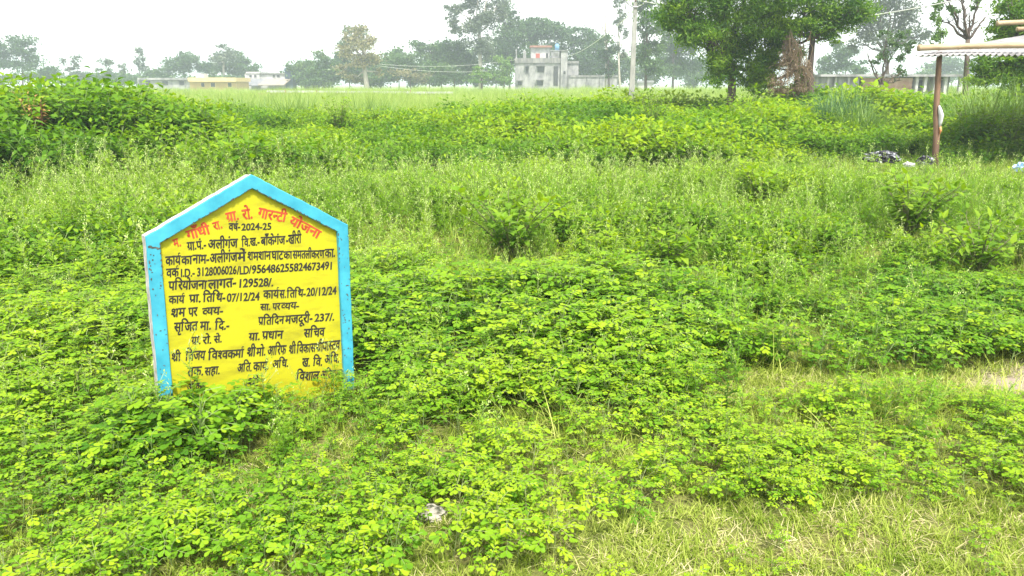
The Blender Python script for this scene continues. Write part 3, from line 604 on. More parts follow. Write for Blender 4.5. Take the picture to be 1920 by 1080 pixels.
mb = MB(); c = at(1045, 93.6, 150) - b.location; mb.tube([(c.x, 1.2, c.z), (c.x, 1.2, c.z + .9), (c.x, 1.2, c.z + 1.05), (c.x, 1.2, c.z + 1.2)], [.45, .45, .3, .14], 14); mb.build('plastic_tank', [M['bluetank']], b, True)
for x0, x1, y0 in ((967, 969.2, 92), (981, 986.5, 95)): part('pillar', 'plaster', x0, x1, y0, 108.8, .3, .9)
win(985.5, 991, 125, 138); win(1007.5, 1020.5, 125, 136); win(971, 978, 153, 160); win(1007, 1018, 152, 160)
part('doorway', 'dark', 1037.5, 1046.5, 124, 161, -.06, .05); win(1056, 1060, 133, 139, hood=False, face=-.5)
b, part, win = building('boundary_wall', 'stained grey wall with dark coping running right from the two-storey house', 148, 1115, 'wall')
part('wall', 'plaster', 1066, 1158, 145, 185, 0, .4); part('coping', 'plasterdark', 1065, 1159, 141, 144.8, -.15, .5)
for x in (1078, 1098, 1122, 1146): part('pier', 'plasterdark', x, x + 3, 145, 185, -.12, .0)
b, part, win = building('house', 'long low grey house with stained walls left of the yellow one', 165, 310)
part('wall', 'plaster', 262, 357, 150, 185, 0, 8); part('roof', 'plaster', 260, 357.5, 146, 149.8, -.5, 8.4)
for x0, x1 in ((274, 282), (305, 315), (337, 345)): win(x0, x1, 152, 160, hood=False)
b, part, win = building('house', 'flat-roofed yellow house with a small white box on its roof', 163, 400)
part('wall', 'ochre', 358.5, 442, 153.4, 185, 0, 8); part('roof', 'ochrelight', 356, 444, 145.6, 153.2, -.9, 8.4); part('roof_box', 'white', 363.5, 378, 137.8, 145.4, 1, 3.2)
for x0, x1 in ((378, 383), (396, 403), (428, 434)): win(x0, x1, 155.5, 163, 'ochrelight', hood=False)
b, part, win = building('house', 'white flat-roofed house with a dark tower block at its right end', 175, 505)
part('wall', 'white', 463, 486, 138, 185, 0, 6); part('parapet', 'white', 461.5, 487, 134.5, 137.8, -.2, 6.2); part('wall', 'white', 486.4, 536, 139, 185, .6, 7); part('parapet', 'plasterdark', 486.8, 537, 136.8, 138.8, .3, 7.2)
for x0, x1 in ((468, 472), (477, 481), (510, 514), (518, 523)): win(x0, x1, 140.5, 145, 'white', hood=False, face=0 if x0 < 486 else .6)
part('tower', 'navy', 537.4, 547, 127, 185, 0, 3); part('tower_top', 'white', 536.8, 547.6, 123, 126.8, -.1, 3.1)
mb = MB(); rr = [at(x, yy, 175) - b.location for x, yy in ((464, 160), (500, 160), (502, 148.6), (474, 147.8))]; V = [(q.x, -3 if i < 2 else -.4, q.z) for i, q in enumerate(rr)]; mb.add(V + [(q[0], q[1], q[2] - .15) for q in V], [(0, 1, 2, 3), (7, 6, 5, 4), (0, 4, 5, 1), (1, 5, 6, 2), (2, 6, 7, 3), (3, 7, 4, 0)]); mb.build('lean_to_roof', [M['slate']], b)
mb = MB(); rr = [at(x, yy, 175) - b.location for x, yy in ((492, 159), (540, 159), (546, 148), (503, 148))]; V = [(q.x, -3.2 if i < 2 else -.1, q.z + .02) for i, q in enumerate(rr)]; mb.add(V + [(q[0], q[1], q[2] - .15) for q in V], [(0, 1, 2, 3), (7, 6, 5, 4), (0, 4, 5, 1), (1, 5, 6, 2), (2, 6, 7, 3), (3, 7, 4, 0)]); mb.build('lean_to_roof', [M['brownroof']], b)
p = at(535.5, 122, 176); mb = MB(); m_ = empty('antenna_mast', (p.x, 176, 0), 0, 'thin antenna mast standing behind the white house with the dark tower', 'mast')
mb.tube([(0, 2.4, -.3), (0, 2.4, at(0, 99, 176).z)], [.12, .08], 6); mb.build('pole', [M['metal']], m_); mb = MB(); zt = at(0, 101, 176).z
for dz in (0, .9):
    mb = MB(); mb.tube([(-.6, 2.4, zt - dz), (.6, 2.4, zt - dz)], .05, 5); mb.build('antenna', [M['metal']], m_)
b, part, win = building('shed', 'small white shed far behind the base of the concrete pole', 150, 1212, 'shed')
part('wall', 'white', 1196, 1224, 155, 185, 0, 4); part('roof', 'metal', 1194, 1226, 151, 154.8, -.3, 4.3)
b, part, win = building('shed', 'tiny white hut between the small rounded tree and the dark green tree', 180, 582, 'shed')
part('wall', 'white', 570, 592, 153.5, 185, 0, 3); part('roof', 'metal', 569, 593, 151, 153.3, -.2, 3.2); part('door', 'dark', 579, 582, 155, 175, -.05, .05)
b, part, win = building('building', 'low flat-roofed brick building with white columns behind the right-hand reeds', 72, 1670, 'building')
part('wall', 'plaster', 1537, 1612, 144, 200, 0, 5); part('wall', 'brick', 1612.3, 1712, 146, 200, 0, 5); part('wall', 'plasterdark', 1712.3, 1800, 144, 200, 1.6, 5); part('roof', 'plaster', 1534, 1806, 139.5, 143.8, -.6, 5.4)
for x in (1714, 1730, 1749, 1768, 1796): part('column', 'white', x, x + 2.6, 143.9, 200, -.2, .1)
for x0, x1 in ((1718, 1729), (1734, 1747), (1772, 1794)): win(x0, x1, 150, 166, 'white', 1.6, hood=False)
for x in (1548, 1562, 1586): part('column', 'white', x, x + 3, 144, 200, -.2, -.01)
win(1640, 1652, 150, 160, 'brick', 0, hood=False)
b, part, win = building('field_wall', 'long low white-capped wall across the open field', 85, 675, 'wall')
for x0, x1 in ((500, 536), (537, 594), (595, 651), (652, 712), (713, 770), (771, 850)):
    part('cap', 'white', x0, x1 - .4, 169.6 + (x0 - 500) * .008, 173.6 + (x0 - 500) * .008, -.12, .3)
part('wall', 'brick', 484, 850, 173.9 + .5, 190, 0, .2)
for x in (536.2, 594.2, 770.1): part('post', 'redroof', x - .3, x + .5, 168.6, 190, -.16, -.01)

# ------------------------------------------------------------------ power poles and cables
M['concrete'] = plain('pole_concrete', (0.20, 0.20, 0.185), (0.32, 0.315, 0.295), 4, .9, .15, stretch=(1, 1, .3))
M['cable'] = plain('cable_aluminium', (0.55, 0.55, 0.52), (0.66, 0.66, 0.62), 5, .5, 0)
M['insul'] = plain('insulator', (0.10, 0.06, 0.05), (0.16, 0.10, 0.08), 5, .3, 0)
def pole(label, X, Y, h):
    r_ = empty('power_pole', (X, Y, gz(X, Y)), 0, label, 'power pole'); mb = MB()
    V = [(sx * w, sy * w * .8, z) for z, w in ((-.5, .17), (h, .10)) for sx, sy in ((-1, -1), (1, -1), (1, 1), (-1, 1))]; mb.add(V, [(3, 2, 1, 0), (4, 5, 6, 7)] + [(k, (k + 1) % 4, 4 + (k + 1) % 4, 4 + k) for k in range(4)]); mb.build('shaft', [M['concrete']], r_)
    mb = MB(); mb.tube([(-.62, -.12, h + .12), (-.4, -.12, h - .12), (-.1, -.12, h - .26), (.1, -.12, h - .26), (.4, -.12, h - .12), (.62, -.12, h + .12)], .035, 6); mb.build('cross_arm', [M['metal']], r_)
    for x, z in ((-.62, h + .12), (.62, h + .12), (0, h + .02)):
        mb = MB(); mb.tube([(x, -.12 if x else 0, z), (x, -.12 if x else 0, z + .06), (x, -.12 if x else 0, z + .12), (x, -.12 if x else 0, z + .2)], [.04, .07, .05, .06], 8); mb.build('insulator', [M['insul']], r_)
    return r_
ph = at(1185, 5, 45).z; PX = at(1185, 160, 45).x
pole('pale concrete power pole with a V-shaped cross arm, standing in the field', PX, 45, ph)
pole('concrete power pole standing outside the right edge of the view', 17.0, 14, ph)
def cable(label, a, b, sag, r=.012):
    a, b = Vector(a), Vector(b); mb = MB(); pts = []
    for i in range(29):
        f = i / 28; p = a.lerp(b, f); p.z -= sag * 4 * f * (1 - f); pts.append(p - a)
    mb.tube(pts, r, 5); o = mb.build('overhead_cable', [M['cable']]); o.location = a; tag(o, label, 'cable', 'overhead cables'); return o
cable('lower of the two pale cables sagging across the feathery trees', (PX + .62, 44.88, ph + .3), (17.6, 13.88, ph + .25), 2.35, .02)
cable('upper of the two pale cables sagging across the feathery trees', (PX - .62, 44.88, ph + .3), (16.4, 13.88, ph + .25), 1.75, .02)
hz = at(1052, 104, 149); cable('thin cable running from the two-storey house to the concrete pole', (hz.x, 149, hz.z), (PX, 45.2, ph - .4), .9, .025)
for (ya, yb, s, lb) in ((112, 118, 1.6, 'upper thin cable running left from the two-storey house past the treeline'), (128, 120, 1.8, 'lower thin cable running left from the two-storey house past the treeline')):
    p0 = at(966, ya, 149.5); p1 = at(690, yb, 139); cable(lb, (p0.x, 149.5, p0.z), (p1.x, 139, p1.z), s * .55, .018)

# ------------------------------------------------------------------ bamboo shelter on the right
M['bamboo'] = plain('bamboo_pole', (0.28, 0.20, 0.115), (0.46, 0.355, 0.225), 8, .6, .2, stretch=(.2, 1, 1))
M['post'] = plain('barked_post', (0.07, 0.04, 0.03), (0.25, 0.15, 0.095), 7, .85, .5, stretch=(1, 1, .25), lo=.35, hi=.62)
M['tin'] = plain('corrugated_tin', (0.15, 0.145, 0.145), (0.32, 0.31, 0.31), 2.5, .5, .05, metal=.1)
SH = (8.52, 15.0); z0 = gz(*SH); sh = empty('bamboo_shelter', (SH[0], SH[1], z0), 0, 'open shelter of bamboo poles under a corrugated tin sheet at the right edge', 'shelter'); o0 = sh.location.copy()
mb = MB(); pf = [(1754, 330), (1753.5, 290), (1756, 250), (1755.5, 210), (1758, 165), (1760.5, 120), (1761.5, 98)]; mb.tube([at(a, b_, 15) - o0 for a, b_ in pf], [.062, .058, .06, .055, .056, .05, .046], 10, .5, 0, .06); mb.build('post', [M['post']], sh, True)
for (x, y, h) in ((12.4, 14.6, 2.3), (12.9, 17.6, 2.9), (13.6, 19.2, 2.85)):
    mb = MB(); z = gz(x, y) - z0; mb.tube([(x - SH[0], y - SH[1], z - .3), (x - SH[0] + .03, y - SH[1], z + h * .5), (x - SH[0], y - SH[1], z + h)], [.06, .055, .05], 8, .5, 0, .05); mb.build('post', [M['post']], sh, True)
def bamboo(a, b_, r0, r1):
    a, b_ = Vector(a) - o0, Vector(b_) - o0; n = 14; pts, rad = [], []
    for i in range(n):
        for f, k in ((0, 1.0), (.08, 1.12), (.14, 1.0)):
            t_ = (i + f) / n; p = a.lerp(b_, t_); p.z += .03 * math.sin(t_ * 5); pts.append(p); rad.append((r0 + (r1 - r0) * t_) * k)
    pts.append(b_); rad.append(r1); mb = MB(); mb.tube(pts, rad, 9); return mb.build('bamboo_pole', [M['bamboo']], sh, True)
A_ = at(1721, 90, 14.9); bamboo(A_, (12.7, 14.5, A_.z + .03), .058, .045)
A_ = at(1876, 101, 15.6); bamboo(A_, (13.0, 15.2, A_.z - .02), .05, .042)
A_ = at(1869, 44, 17.2); bamboo(A_, (14.0, 16.9, A_.z + .0), .055, .045)
A_ = at(1906, 55, 17.4); bamboo(A_, (14.0, 17.0, A_.z - .05), .05, .045)
# sheet: slopes up to the back right; corrugations run along the slope
P00 = at(1716, 99, 14.75) - o0; P10 = Vector((12.9, 14.35, at(1722, 98, 14.75).z + .02)) - o0; P01 = at(1930, 61, 17.3) - o0; P11 = Vector((15.2, 17.0, at(1930, 61, 17.3).z)) - o0
nu, nv = 240, 10; V = []
for j in range(nv + 1):
    for i in range(nu + 1):
        u, v = i / nu, j / nv; p = P00.lerp(P10, u).lerp(P01.lerp(P11, u), v); p.z += .024 * math.sin(u * 4.3 / .09 * 2 * math.pi) + .012 * math.sin(u * 9 + v * 3) - .06; V.append(p)
F = [(j * (nu + 1) + i, j * (nu + 1) + i + 1, (j + 1) * (nu + 1) + i + 1, (j + 1) * (nu + 1) + i) for j in range(nv) for i in range(nu)]
mb = MB(); mb.add(V, F); s_ = mb.build('tin_sheet', [M['tin']], sh, True); s_.modifiers.new('thick', 'SOLIDIFY').thickness = .002
# crumpled plastic lying around
M['bagwhite'] = plain('white_plastic', (0.42, 0.42, 0.42), (0.62, 0.62, 0.62), 6, .4, .2)
M['bagorange'] = plain('orange_cloth', (0.62, 0.24, 0.10), (0.72, 0.34, 0.16), 6, .7, .2)
M['bagblack'] = plain('black_and_grey_plastic', (0.02, 0.02, 0.024), (0.30, 0.31, 0.34), 9, .35, .3, lo=.52, hi=.6)
M['bagblue'] = plain('pale_blue_plastic', (0.25, 0.42, 0.68), (0.55, 0.68, 0.82), 6, .4, .2)
def crumple(name, label, cat, px, py, Y, w, h, d, mat, seed, lift=0.12, sub=4):
    import bmesh
    random.seed(seed); bm = bmesh.new(); bmesh.ops.create_icosphere(bm, subdivisions=sub, radius=1)
    for v in bm.verts:
        n = v.co.copy(); a = noise(n.x * 3 + 7 * n.z + seed, n.y * 3 - 5 * n.z, 1.0, seed) + .5 * float(noise(n.x * 7 - 4 * n.z, n.y * 7 + 6 * n.z, 1.0, seed + 3)); k = .55 + .6 * float(a)
        v.co = Vector((n.x * w * k, n.y * d * k, max(n.z, -.5) * h * k))
    me = bpy.data.meshes.new(name); bm.to_mesh(me); bm.free(); me.materials.append(M[mat]); o = bpy.data.objects.new(name, me); COL.objects.link(o); p = at(px, py, Y); o.location = (p.x, Y, p.z + lift); return tag(o, label, cat)
crumple('plastic_bag', 'larger crumpled black and grey plastic bag in the weeds left of the shelter post', 'bag', 1650, 318, 13.6, .29, .12, .2, 'bagblack', 3, .2)
crumple('plastic_bag', 'smaller crumpled black and white plastic bag at the foot of the shelter post', 'bag', 1732, 321, 13.6, .13, .09, .12, 'bagblack', 8, .18)
crumple('plastic_scrap', 'small whitish plastic scrap between the two dark bags', 'scrap', 1702, 326, 13.5, .09, .05, .08, 'bagwhite', 5, .16)
crumple('plastic_sheet', 'pale blue plastic lying in the weeds at the right edge', 'plastic', 1922, 328, 13.2, .17, .09, .2, 'bagblue', 6)
tb = empty('tied_bag', at(1763, 205, 14.93), 0, 'white plastic bag with an orange scrap tied to the shelter post', 'bag'); o1 = tb.location.copy()
mb = MB(); mb.tube([at(a, b_, 14.93) - o1 for a, b_ in ((1761, 198), (1763, 206), (1765, 216), (1763.5, 228), (1762, 240))], [.015, .035, .042, .035, .015], 9, .5, 0, .25); mb.build('bag', [M['bagwhite']], tb, True)
mb = MB(); mb.tube([at(a, b_, 14.92) - o1 for a, b_ in ((1763, 238), (1764, 244), (1762, 252))], [.02, .025, .008], 7, .5, 0, .3); mb.build('scrap', [M['bagorange']], tb, True)
M['stone'] = plain('pale_stone', (0.20, 0.185, 0.16), (0.36, 0.335, 0.30), 18, .9, .4)
crumple('stone', 'pale flat stone lying in the low weeds at the bottom of the field', 'stone', 808, 985, 2.62, .058, .026, .05, 'stone', 12, .05)


# ------------------------------------------------------------------ plants for the ground cover (meshes that the covers repeat)
def leaflet(mb, b, d, up, L, W, tint, shape='obovate', droop=0.15, fold=0.15, mat=0, curl=0.0):
    d = d.normalized(); side = d.cross(up)
    if side.length < 1e-4: side = d.cross(Vector((1, .3, .2)))
    side.normalize(); nn = side.cross(d).normalized()
    if shape == 'obovate': prof = [(0, .12), (.4, .62), (.75, 1.0), (1, .45)]
    elif shape == 'ovate': prof = [(0, .15), (.28, 1.0), (.62, .75), (1, .05)]
    elif shape == 'linear': prof = [(0, .5), (.5, 1.0), (1, .1)]
    else: prof = [(0, 1.0), (.35, .95), (.7, .65), (1, .05)]
    vs = []
    for t, w in prof:
        c = b + d * (L * t) - nn * (L * (droop * t * t + curl * t))
        h = W * .5 * w
        vs += [c - side * h + nn * h * fold * 2, c, c + side * h + nn * h * fold * 2]
    fs = []
    for i in range(len(prof) - 1):
        a = i * 3; fs += [(a, a + 1, a + 4, a + 3), (a + 1, a + 2, a + 5, a + 4)]
    mb.add(vs, fs, tint, mat)
def stick(mb, a, b, r, tint=.5, mat=1):
    d = (b - a); s1 = d.cross(Vector((0, 0, 1)));
    if s1.length < 1e-5: s1 = Vector((1, 0, 0))
    s1 = s1.normalized() * r; s2 = d.cross(s1).normalized() * r
    vs = [a + s1, a - s1 * .5 + s2 * .87, a - s1 * .5 - s2 * .87]; vs += [v + d for v in vs]
    mb.add(vs, [(0, 1, 4, 3), (1, 2, 5, 4), (2, 0, 3, 5)], tint, mat)
U = random.uniform
def dirv(phi, el): return Vector((math.cos(phi) * math.cos(el), math.sin(phi) * math.cos(el), math.sin(el)))

def cassia_plant(rs, hs, nl):
    random.seed(rs); mb = MB(); top = Vector((U(-.03, .03), U(-.03, .03), hs)); stick(mb, Vector((0, 0, -.03)), top, .0028, .4)
    for i in range(nl):
        f = (i + .5) / nl; phi = i * 2.4 + U(-.4, .4); b = top * (0.3 + .7 * f)
        el = R(U(25, 60) if f < .8 else U(45, 80)); pl = U(.05, .10) * (1.15 - .6 * f)
        tip = b + dirv(phi, el) * pl; stick(mb, b, tip, .0013, .5)
        h = dirv(phi, R(U(-12, 14))); up = (Vector((0, 0, 1)) + Vector((U(-.25, .25), U(-.25, .25), 0))).normalized()
        sz = U(.85, 1.2) * (1 - .35 * max(0, f - .75) * 4); age = .25 + .45 * f ** 2 + U(-.12, .12) + (.5 if U(0, 1) < .06 else 0)
        npair = 3 if U(0, 1) > .3 else 2
        end = tip + h * (.026 * npair * sz); stick(mb, tip, end, .001, .5)
        for k in range(npair):
            q = tip + h * ((.004 + .026 * k) * sz); ll = (.026 + .007 * k) * sz; ang = R([62, 48, 26][k + 3 - npair] + U(-8, 8))
            for s in (-1, 1):
                c, s_ = math.cos(ang * s), math.sin(ang * s)
                dd = Vector((h.x * c - h.y * s_, h.x * s_ + h.y * c, h.z + U(-.18, .12)))
                leaflet(mb, q, dd, up, ll * U(.9, 1.15), ll * .62, age + U(-.06, .06), 'obovate', U(0, .22), U(.02, .16))
    return mb.mesh('broadleaf_plant', [M['cassia'], M['stem']])
def feather_plant(rs, hs, seeds):
    random.seed(rs); mb = MB(); p = Vector((0, 0, -.03)); lean = Vector((U(-.15, .15), U(-.15, .15), 1)); n = int(hs / .03); pts = []
    for i in range(n + 1):
        pts.append(p.copy()); p = p + (lean + Vector((U(-.1, .1), U(-.1, .1), 0))).normalized() * .03
    for i in range(0, n - 1, 2): stick(mb, pts[i], pts[min(i + 2, n)], .0024 * (1 - .6 * i / n), .5)
    for i in range(2, n):
        f = i / n
        for j in range(2):
            phi = i * 2.4 + j * 3.1 + U(-.4, .4); L = U(.06, .115) * (1.1 - .6 * f); d = dirv(phi, R(U(5, 55))); b = pts[i]
            tn = .3 + .4 * f + U(-.12, .12)
            leaflet(mb, b, d, Vector((0, 0, 1)), L, L * .13, tn, 'linear', U(.1, .5), .1)
            for k in (.35, .6, .8):
                for s in (-1, 1):
                    dd = (d + Vector((-d.y, d.x, 0)) * s * .8).normalized()
                    leaflet(mb, b + d * L * k, dd, Vector((0, 0, 1)), L * .34 * (1.15 - k * .6), L * .10, tn, 'linear', U(.1, .4), .1)
    for _ in range(seeds):
        b = pts[n - random.randint(0, max(1, n // 3))]; d = dirv(U(0, 6.28), R(U(35, 80))); e = b + d * U(.05, .12); stick(mb, b, e, .0012, .7)
        for q in range(5):
            o = e + Vector((U(-.014, .014), U(-.014, .014), U(-.025, .02)))
            leaflet(mb, o, dirv(U(0, 6.28), R(U(20, 80))), Vector((.3, .2, 1)), U(.010, .019), .007, U(.2, .9), 'ovate', 0, .2, 2)
    return mb.mesh('feathery_plant', [M['feather'], M['stem'], M['seed']])
def bush_plant(rs, hs, nst, nlf, L0):
    random.seed(rs); mb = MB()
    for s in range(nst):
        phi = s * 2.4 + U(-.3, .3); sp = U(.15, .55); top = Vector((math.cos(phi) * sp * hs, math.sin(phi) * sp * hs, hs * U(.72, 1.05)))
        mid = top * .5 + Vector((U(-.05, .05), U(-.05, .05), .06)); stick(mb, Vector((0, 0, -.05)), mid, .005, .4); stick(mb, mid, top, .0035, .5)
        for i in range(nlf):
            f = .2 + .8 * (i + U(0, 1)) / nlf; b = mid * (f * 2) if f < .5 else mid.lerp(top, f * 2 - 1)
            a = i * 2.4 + s + U(-.5, .5); d = dirv(a, R(U(-15, 40)) if f < .9 else R(U(20, 70))); pl = U(.03, .07)
            L = L0 * U(.7, 1.2) * (1.15 - .35 * f); leaflet(mb, b + d * pl, Vector((d.x, d.y, d.z - .25)), Vector((U(-.3, .3), U(-.3, .3), 1)), L, L * U(.5, .68), .22 + .5 * f * f + U(-.15, .15), 'ovate', U(.05, .45), U(0, .2))
    return mb.mesh('bushy_plant', [M['bush'], M['stem']])
def blade(mb, b, phi, el, L, W, bend, tint, seg=4, mat=0):
    d = dirv(phi, el); side = Vector((-math.sin(phi), math.cos(phi), 0)); vs = []; p = b.copy(); e = el
    for i in range(seg + 1):
        w = W * .5 * (1 - (i / seg) ** 1.6) + 1e-5; vs += [p - side * w, p + side * w]
        e -= bend / seg; p = p + dirv(phi, e) * (L / seg)
    mb.add(vs, [(2 * i, 2 * i + 1, 2 * i + 3, 2 * i + 2) for i in range(seg)], tint, mat)
def grass_tuft(rs, n, L0, W, straw=0.0, spread=.04, mats=('grass', 'straw'), bend=(.3, 1.5), el=(40, 88)):
    random.seed(rs); mb = MB()
    for i in range(n):
        dry = U(0, 1) < straw
        blade(mb, Vector((U(-spread, spread), U(-spread, spread), -.01)), U(0, 6.28), R(U(*el)) if not dry else R(U(5, 60)), L0 * U(.5, 1.2), W * U(.7, 1.2), U(*bend), U(.2, .75), 4, 1 if dry else 0)
    return mb.mesh('grass_tuft', [M[k] for k in mats])
def field_tuft(rs):
    random.seed(rs); mb = MB()
    for i in range(34):
        blade(mb, Vector((U(-.22, .22), U(-.22, .22), 0)), U(0, 6.28), R(U(62, 89)), U(.6, 1.15), U(.012, .022), U(.15, 1.1), U(.15, .8), 4)
    return mb.mesh('field_tuft', [M['field'], M['stem']])

def scatter(name, label, cat, meshes, X, Y, scale, tint, zoff=0.0, tilt=0.12):
    """one object of ground cover: points that carry copies of a few plants"""
    n = len(X); Z = hgt(X, Y) + zoff
    protos = [bpy.data.objects.new(name + '_plant', m) for m in meshes]
    me = bpy.data.meshes.new(name); me.vertices.add(n)
    me.vertices.foreach_set('co', np.stack([X, Y, Z], 1).astype(np.float32).ravel())
    r = np.stack([rng.normal(0, tilt, n), rng.normal(0, tilt, n), rng.uniform(0, 6.283, n)], 1).astype(np.float32)
    a = me.attributes.new('rot', 'FLOAT_VECTOR', 'POINT'); a.data.foreach_set('vector', r.ravel())
    a = me.attributes.new('scl', 'FLOAT', 'POINT'); a.data.foreach_set('value', np.asarray(scale, np.float32))
    a = me.attributes.new('tint', 'FLOAT', 'POINT'); a.data.foreach_set('value', np.asarray(tint, np.float32))
    a = me.attributes.new('idx', 'INT', 'POINT'); a.data.foreach_set('value', rng.integers(0, len(protos), n).astype(np.int32))
    o = bpy.data.objects.new(name, me); COL.objects.link(o); tag(o, label, cat, kind='stuff')
    g = bpy.data.node_groups.new(name, 'GeometryNodeTree')
    g.interface.new_socket('Geometry', in_out='INPUT', socket_type='NodeSocketGeometry'); g.interface.new_socket('Geometry', in_out='OUTPUT', socket_type='NodeSocketGeometry')
    gi = g.nodes.new('NodeGroupInput'); go = g.nodes.new('NodeGroupOutput'); ip = g.nodes.new('GeometryNodeInstanceOnPoints'); ji = g.nodes.new('GeometryNodeJoinGeometry')
    for p in protos:
        oi = g.nodes.new('GeometryNodeObjectInfo'); oi.inputs['Object'].default_value = p; oi.inputs['As Instance'].default_value = True
        g.links.new(oi.outputs['Geometry'], ji.inputs[0])
    def attr(nm, ty):
        q = g.nodes.new('GeometryNodeInputNamedAttribute'); q.data_type = ty; q.inputs[0].default_value = nm
        return [s for s in q.outputs if s.enabled and s.name == 'Attribute'][0]
    e2r = g.nodes.new('FunctionNodeEulerToRotation')
    g.links.new(attr('rot', 'FLOAT_VECTOR'), e2r.inputs[0]); g.links.new(e2r.outputs[0], ip.inputs['Rotation'])
    g.links.new(attr('scl', 'FLOAT'), ip.inputs['Scale']); g.links.new(attr('idx', 'INT'), ip.inputs['Instance Index'])
    ip.inputs['Pick Instance'].default_value = True
    g.links.new(gi.outputs[0], ip.inputs['Points']); g.links.new(ji.outputs[0], ip.inputs['Instance']); g.links.new(ip.outputs[0], go.inputs[0])
    md = o.modifiers.new('cover', 'NODES'); md.node_group = g
    return o

def pts_in(y0, y1, dens, margin=1.0):
    """random points over the wedge of land between two distances"""
    margin += 1.7; w1 = .72 * y1 + margin; n = int(dens * 2 * w1 * (y1 - y0))
    x = rng.uniform(-w1, w1, n); y = rng.uniform(y0, y1, n); k = np.abs(x) < .72 * y + margin
    return x[k], y[k]
def shelter_ground(x, y): return np.exp(-((x - 8.8) / 4.2) ** 4 - ((y - 13.7) / 2.5) ** 4)
def low(x, y):
    """lower growth: trampled round the shelter, cut short before the right half of the board"""
    a = .62 * shelter_ground(x, y)
    b = np.exp(-((x - 7.2) / 1.1) ** 4 - ((y - 12.6) / 1.3) ** 4) * .78
    c = np.exp(-((x / y + .262) / .085) ** 4 - ((y - 3.35) / .5) ** 4) * .42
    d = np.exp(-((x - 2.7) / .5) ** 4 - ((y - 3.72) / .3) ** 4) * .6
    e = np.zeros_like(x)
    for sx, sy, sr in SHRUB_AT: e = np.maximum(e, .55 * np.exp(-((x - sx * y / sy) / sr) ** 4 - ((y - sy + .45 * sr) / (1.1 * sr)) ** 4))
    return 1 - np.maximum.reduce([a, b, c, d, e])
SHRUB_AT = [(-.02, 6.9, .7), (1.38, 6.25, .4), (4.35, 7.8, .7), (3.4, 10.0, .5), (4.3, 6.5, .5)]
def feathery_spots(x, y):
    f = np.zeros_like(x)
    for sx, sy, r in [(-2.35, 3.7, .35), (-1.0, 3.1, .3), (-.55, 3.35, .22), (1.65, 5.0, .5), (2.3, 4.75, .4), (-1.9, 4.6, .35), (.9, 3.75, .22), (-.35, 4.1, .25), (2.0, 3.45, .22), (-.1, 2.95, .16)]:
        f = np.maximum(f, np.exp(-((x - sx) / r) ** 2 - ((y - sy) / (r * 1.1)) ** 2))
    return f
def clear_stone(x, y): return ((x + .275) / .11) ** 2 + ((y - 2.47) / .17) ** 2 > 1
SIGN_XY = (-1.284, 3.673)
def clear_sign(x, y):
    """keeps plants out of the slab of the board itself"""
    c, s = math.cos(.626), math.sin(.626); u = (x - SIGN_XY[0]) * c + (y - SIGN_XY[1]) * s; w = -(x - SIGN_XY[0]) * s + (y - SIGN_XY[1]) * c
    return ~((np.abs(u) < .54) & (w > -.09) & (w < .16))
# --- where what grows
def lawn(x, y):
    """1 where only short grass grows: the near edge, a worn way to the right, small gaps"""
    edge = 2.31 + 0.22 * (x + .2) * (x > -.2) + .8 * (fbm(x, y, .7, 21) - .5) - .55 * sstep(-.2, -1.0, -x * -1) * 0
    edge = np.where(x < -.4, edge - .55, edge)
    m = 1 - sstep(-.12, .16, y - edge)
    way = np.exp(-((y - (3.95 + .08 * (x - 2))) / .26) ** 2) * sstep(.95, 1.3, x) * (1 - sstep(2.6, 3.6, x) * .2)
    gap = np.exp(-(((x + .02) / .2) ** 2 + ((y - 3.35) / .16) ** 2))
    gap2 = np.exp(-(((x - 1.95) / .3) ** 2 + ((y - 4.6) / .35) ** 2))
    return np.clip(np.maximum.reduce([m, way * .95, gap, gap2 * .8]) + .35 * (fbm(x, y, .35, 31) - .5), 0, 1) * (1 - np.exp(-((x + 1.25) / .75) ** 4 - ((y - 3.3) / .6) ** 4))
def broad(x, y):
    """share of broad-leaved cover against feathery weeds"""
    b = fbm(x, y, 1.5, 41)
    near = 1 - sstep(4.6, 7.2, y + 1.2 * (b - .5))
    a = np.exp(-(((x - .35) / 1.5) ** 2 + ((y - 5.6) / 1.2) ** 2))          # centre
    l = np.exp(-(((x + 3.4) / 1.1) ** 2 + ((y - 6.3) / 1.4) ** 2))          # left of the board
    r = np.exp(-(((x - 3.7) / 1.1) ** 2 + ((y - 5.6) / .9) ** 2))           # right edge
    lf = np.exp(-(((x - 1.75) / .75) ** 2 + ((y - 5.2) / .8) ** 2)) * .6      # feathery stand on the right
    return np.clip(np.maximum.reduce([near, a, l, r]) - lf + .9 * (b - .5), 0, 1)

V_C = [cassia_plant(100 + i, U(.15, .24), random.randint(8, 11)) for i in range(7)]
V_F = [feather_plant(200 + i, U(.34, .56), 2 if i % 2 else 5) for i in range(6)]
V_B = [bush_plant(300 + i, U(.55, .8), random.randint(5, 7), 16, .12) for i in range(6)]
V_G = [grass_tuft(400 + i, 26, .085, .0042, .05) for i in range(4)] + [grass_tuft(410 + i, 24, .09, .0042, .35) for i in range(2)]
V_S = [grass_tuft(420 + i, 18, .10, .0034, .8, .06) for i in range(3)]
V_T = [grass_tuft(430 + i, 14, .26, .006, .06, .05) for i in range(3)]
V_P = [field_tuft(440 + i) for i in range(4)]

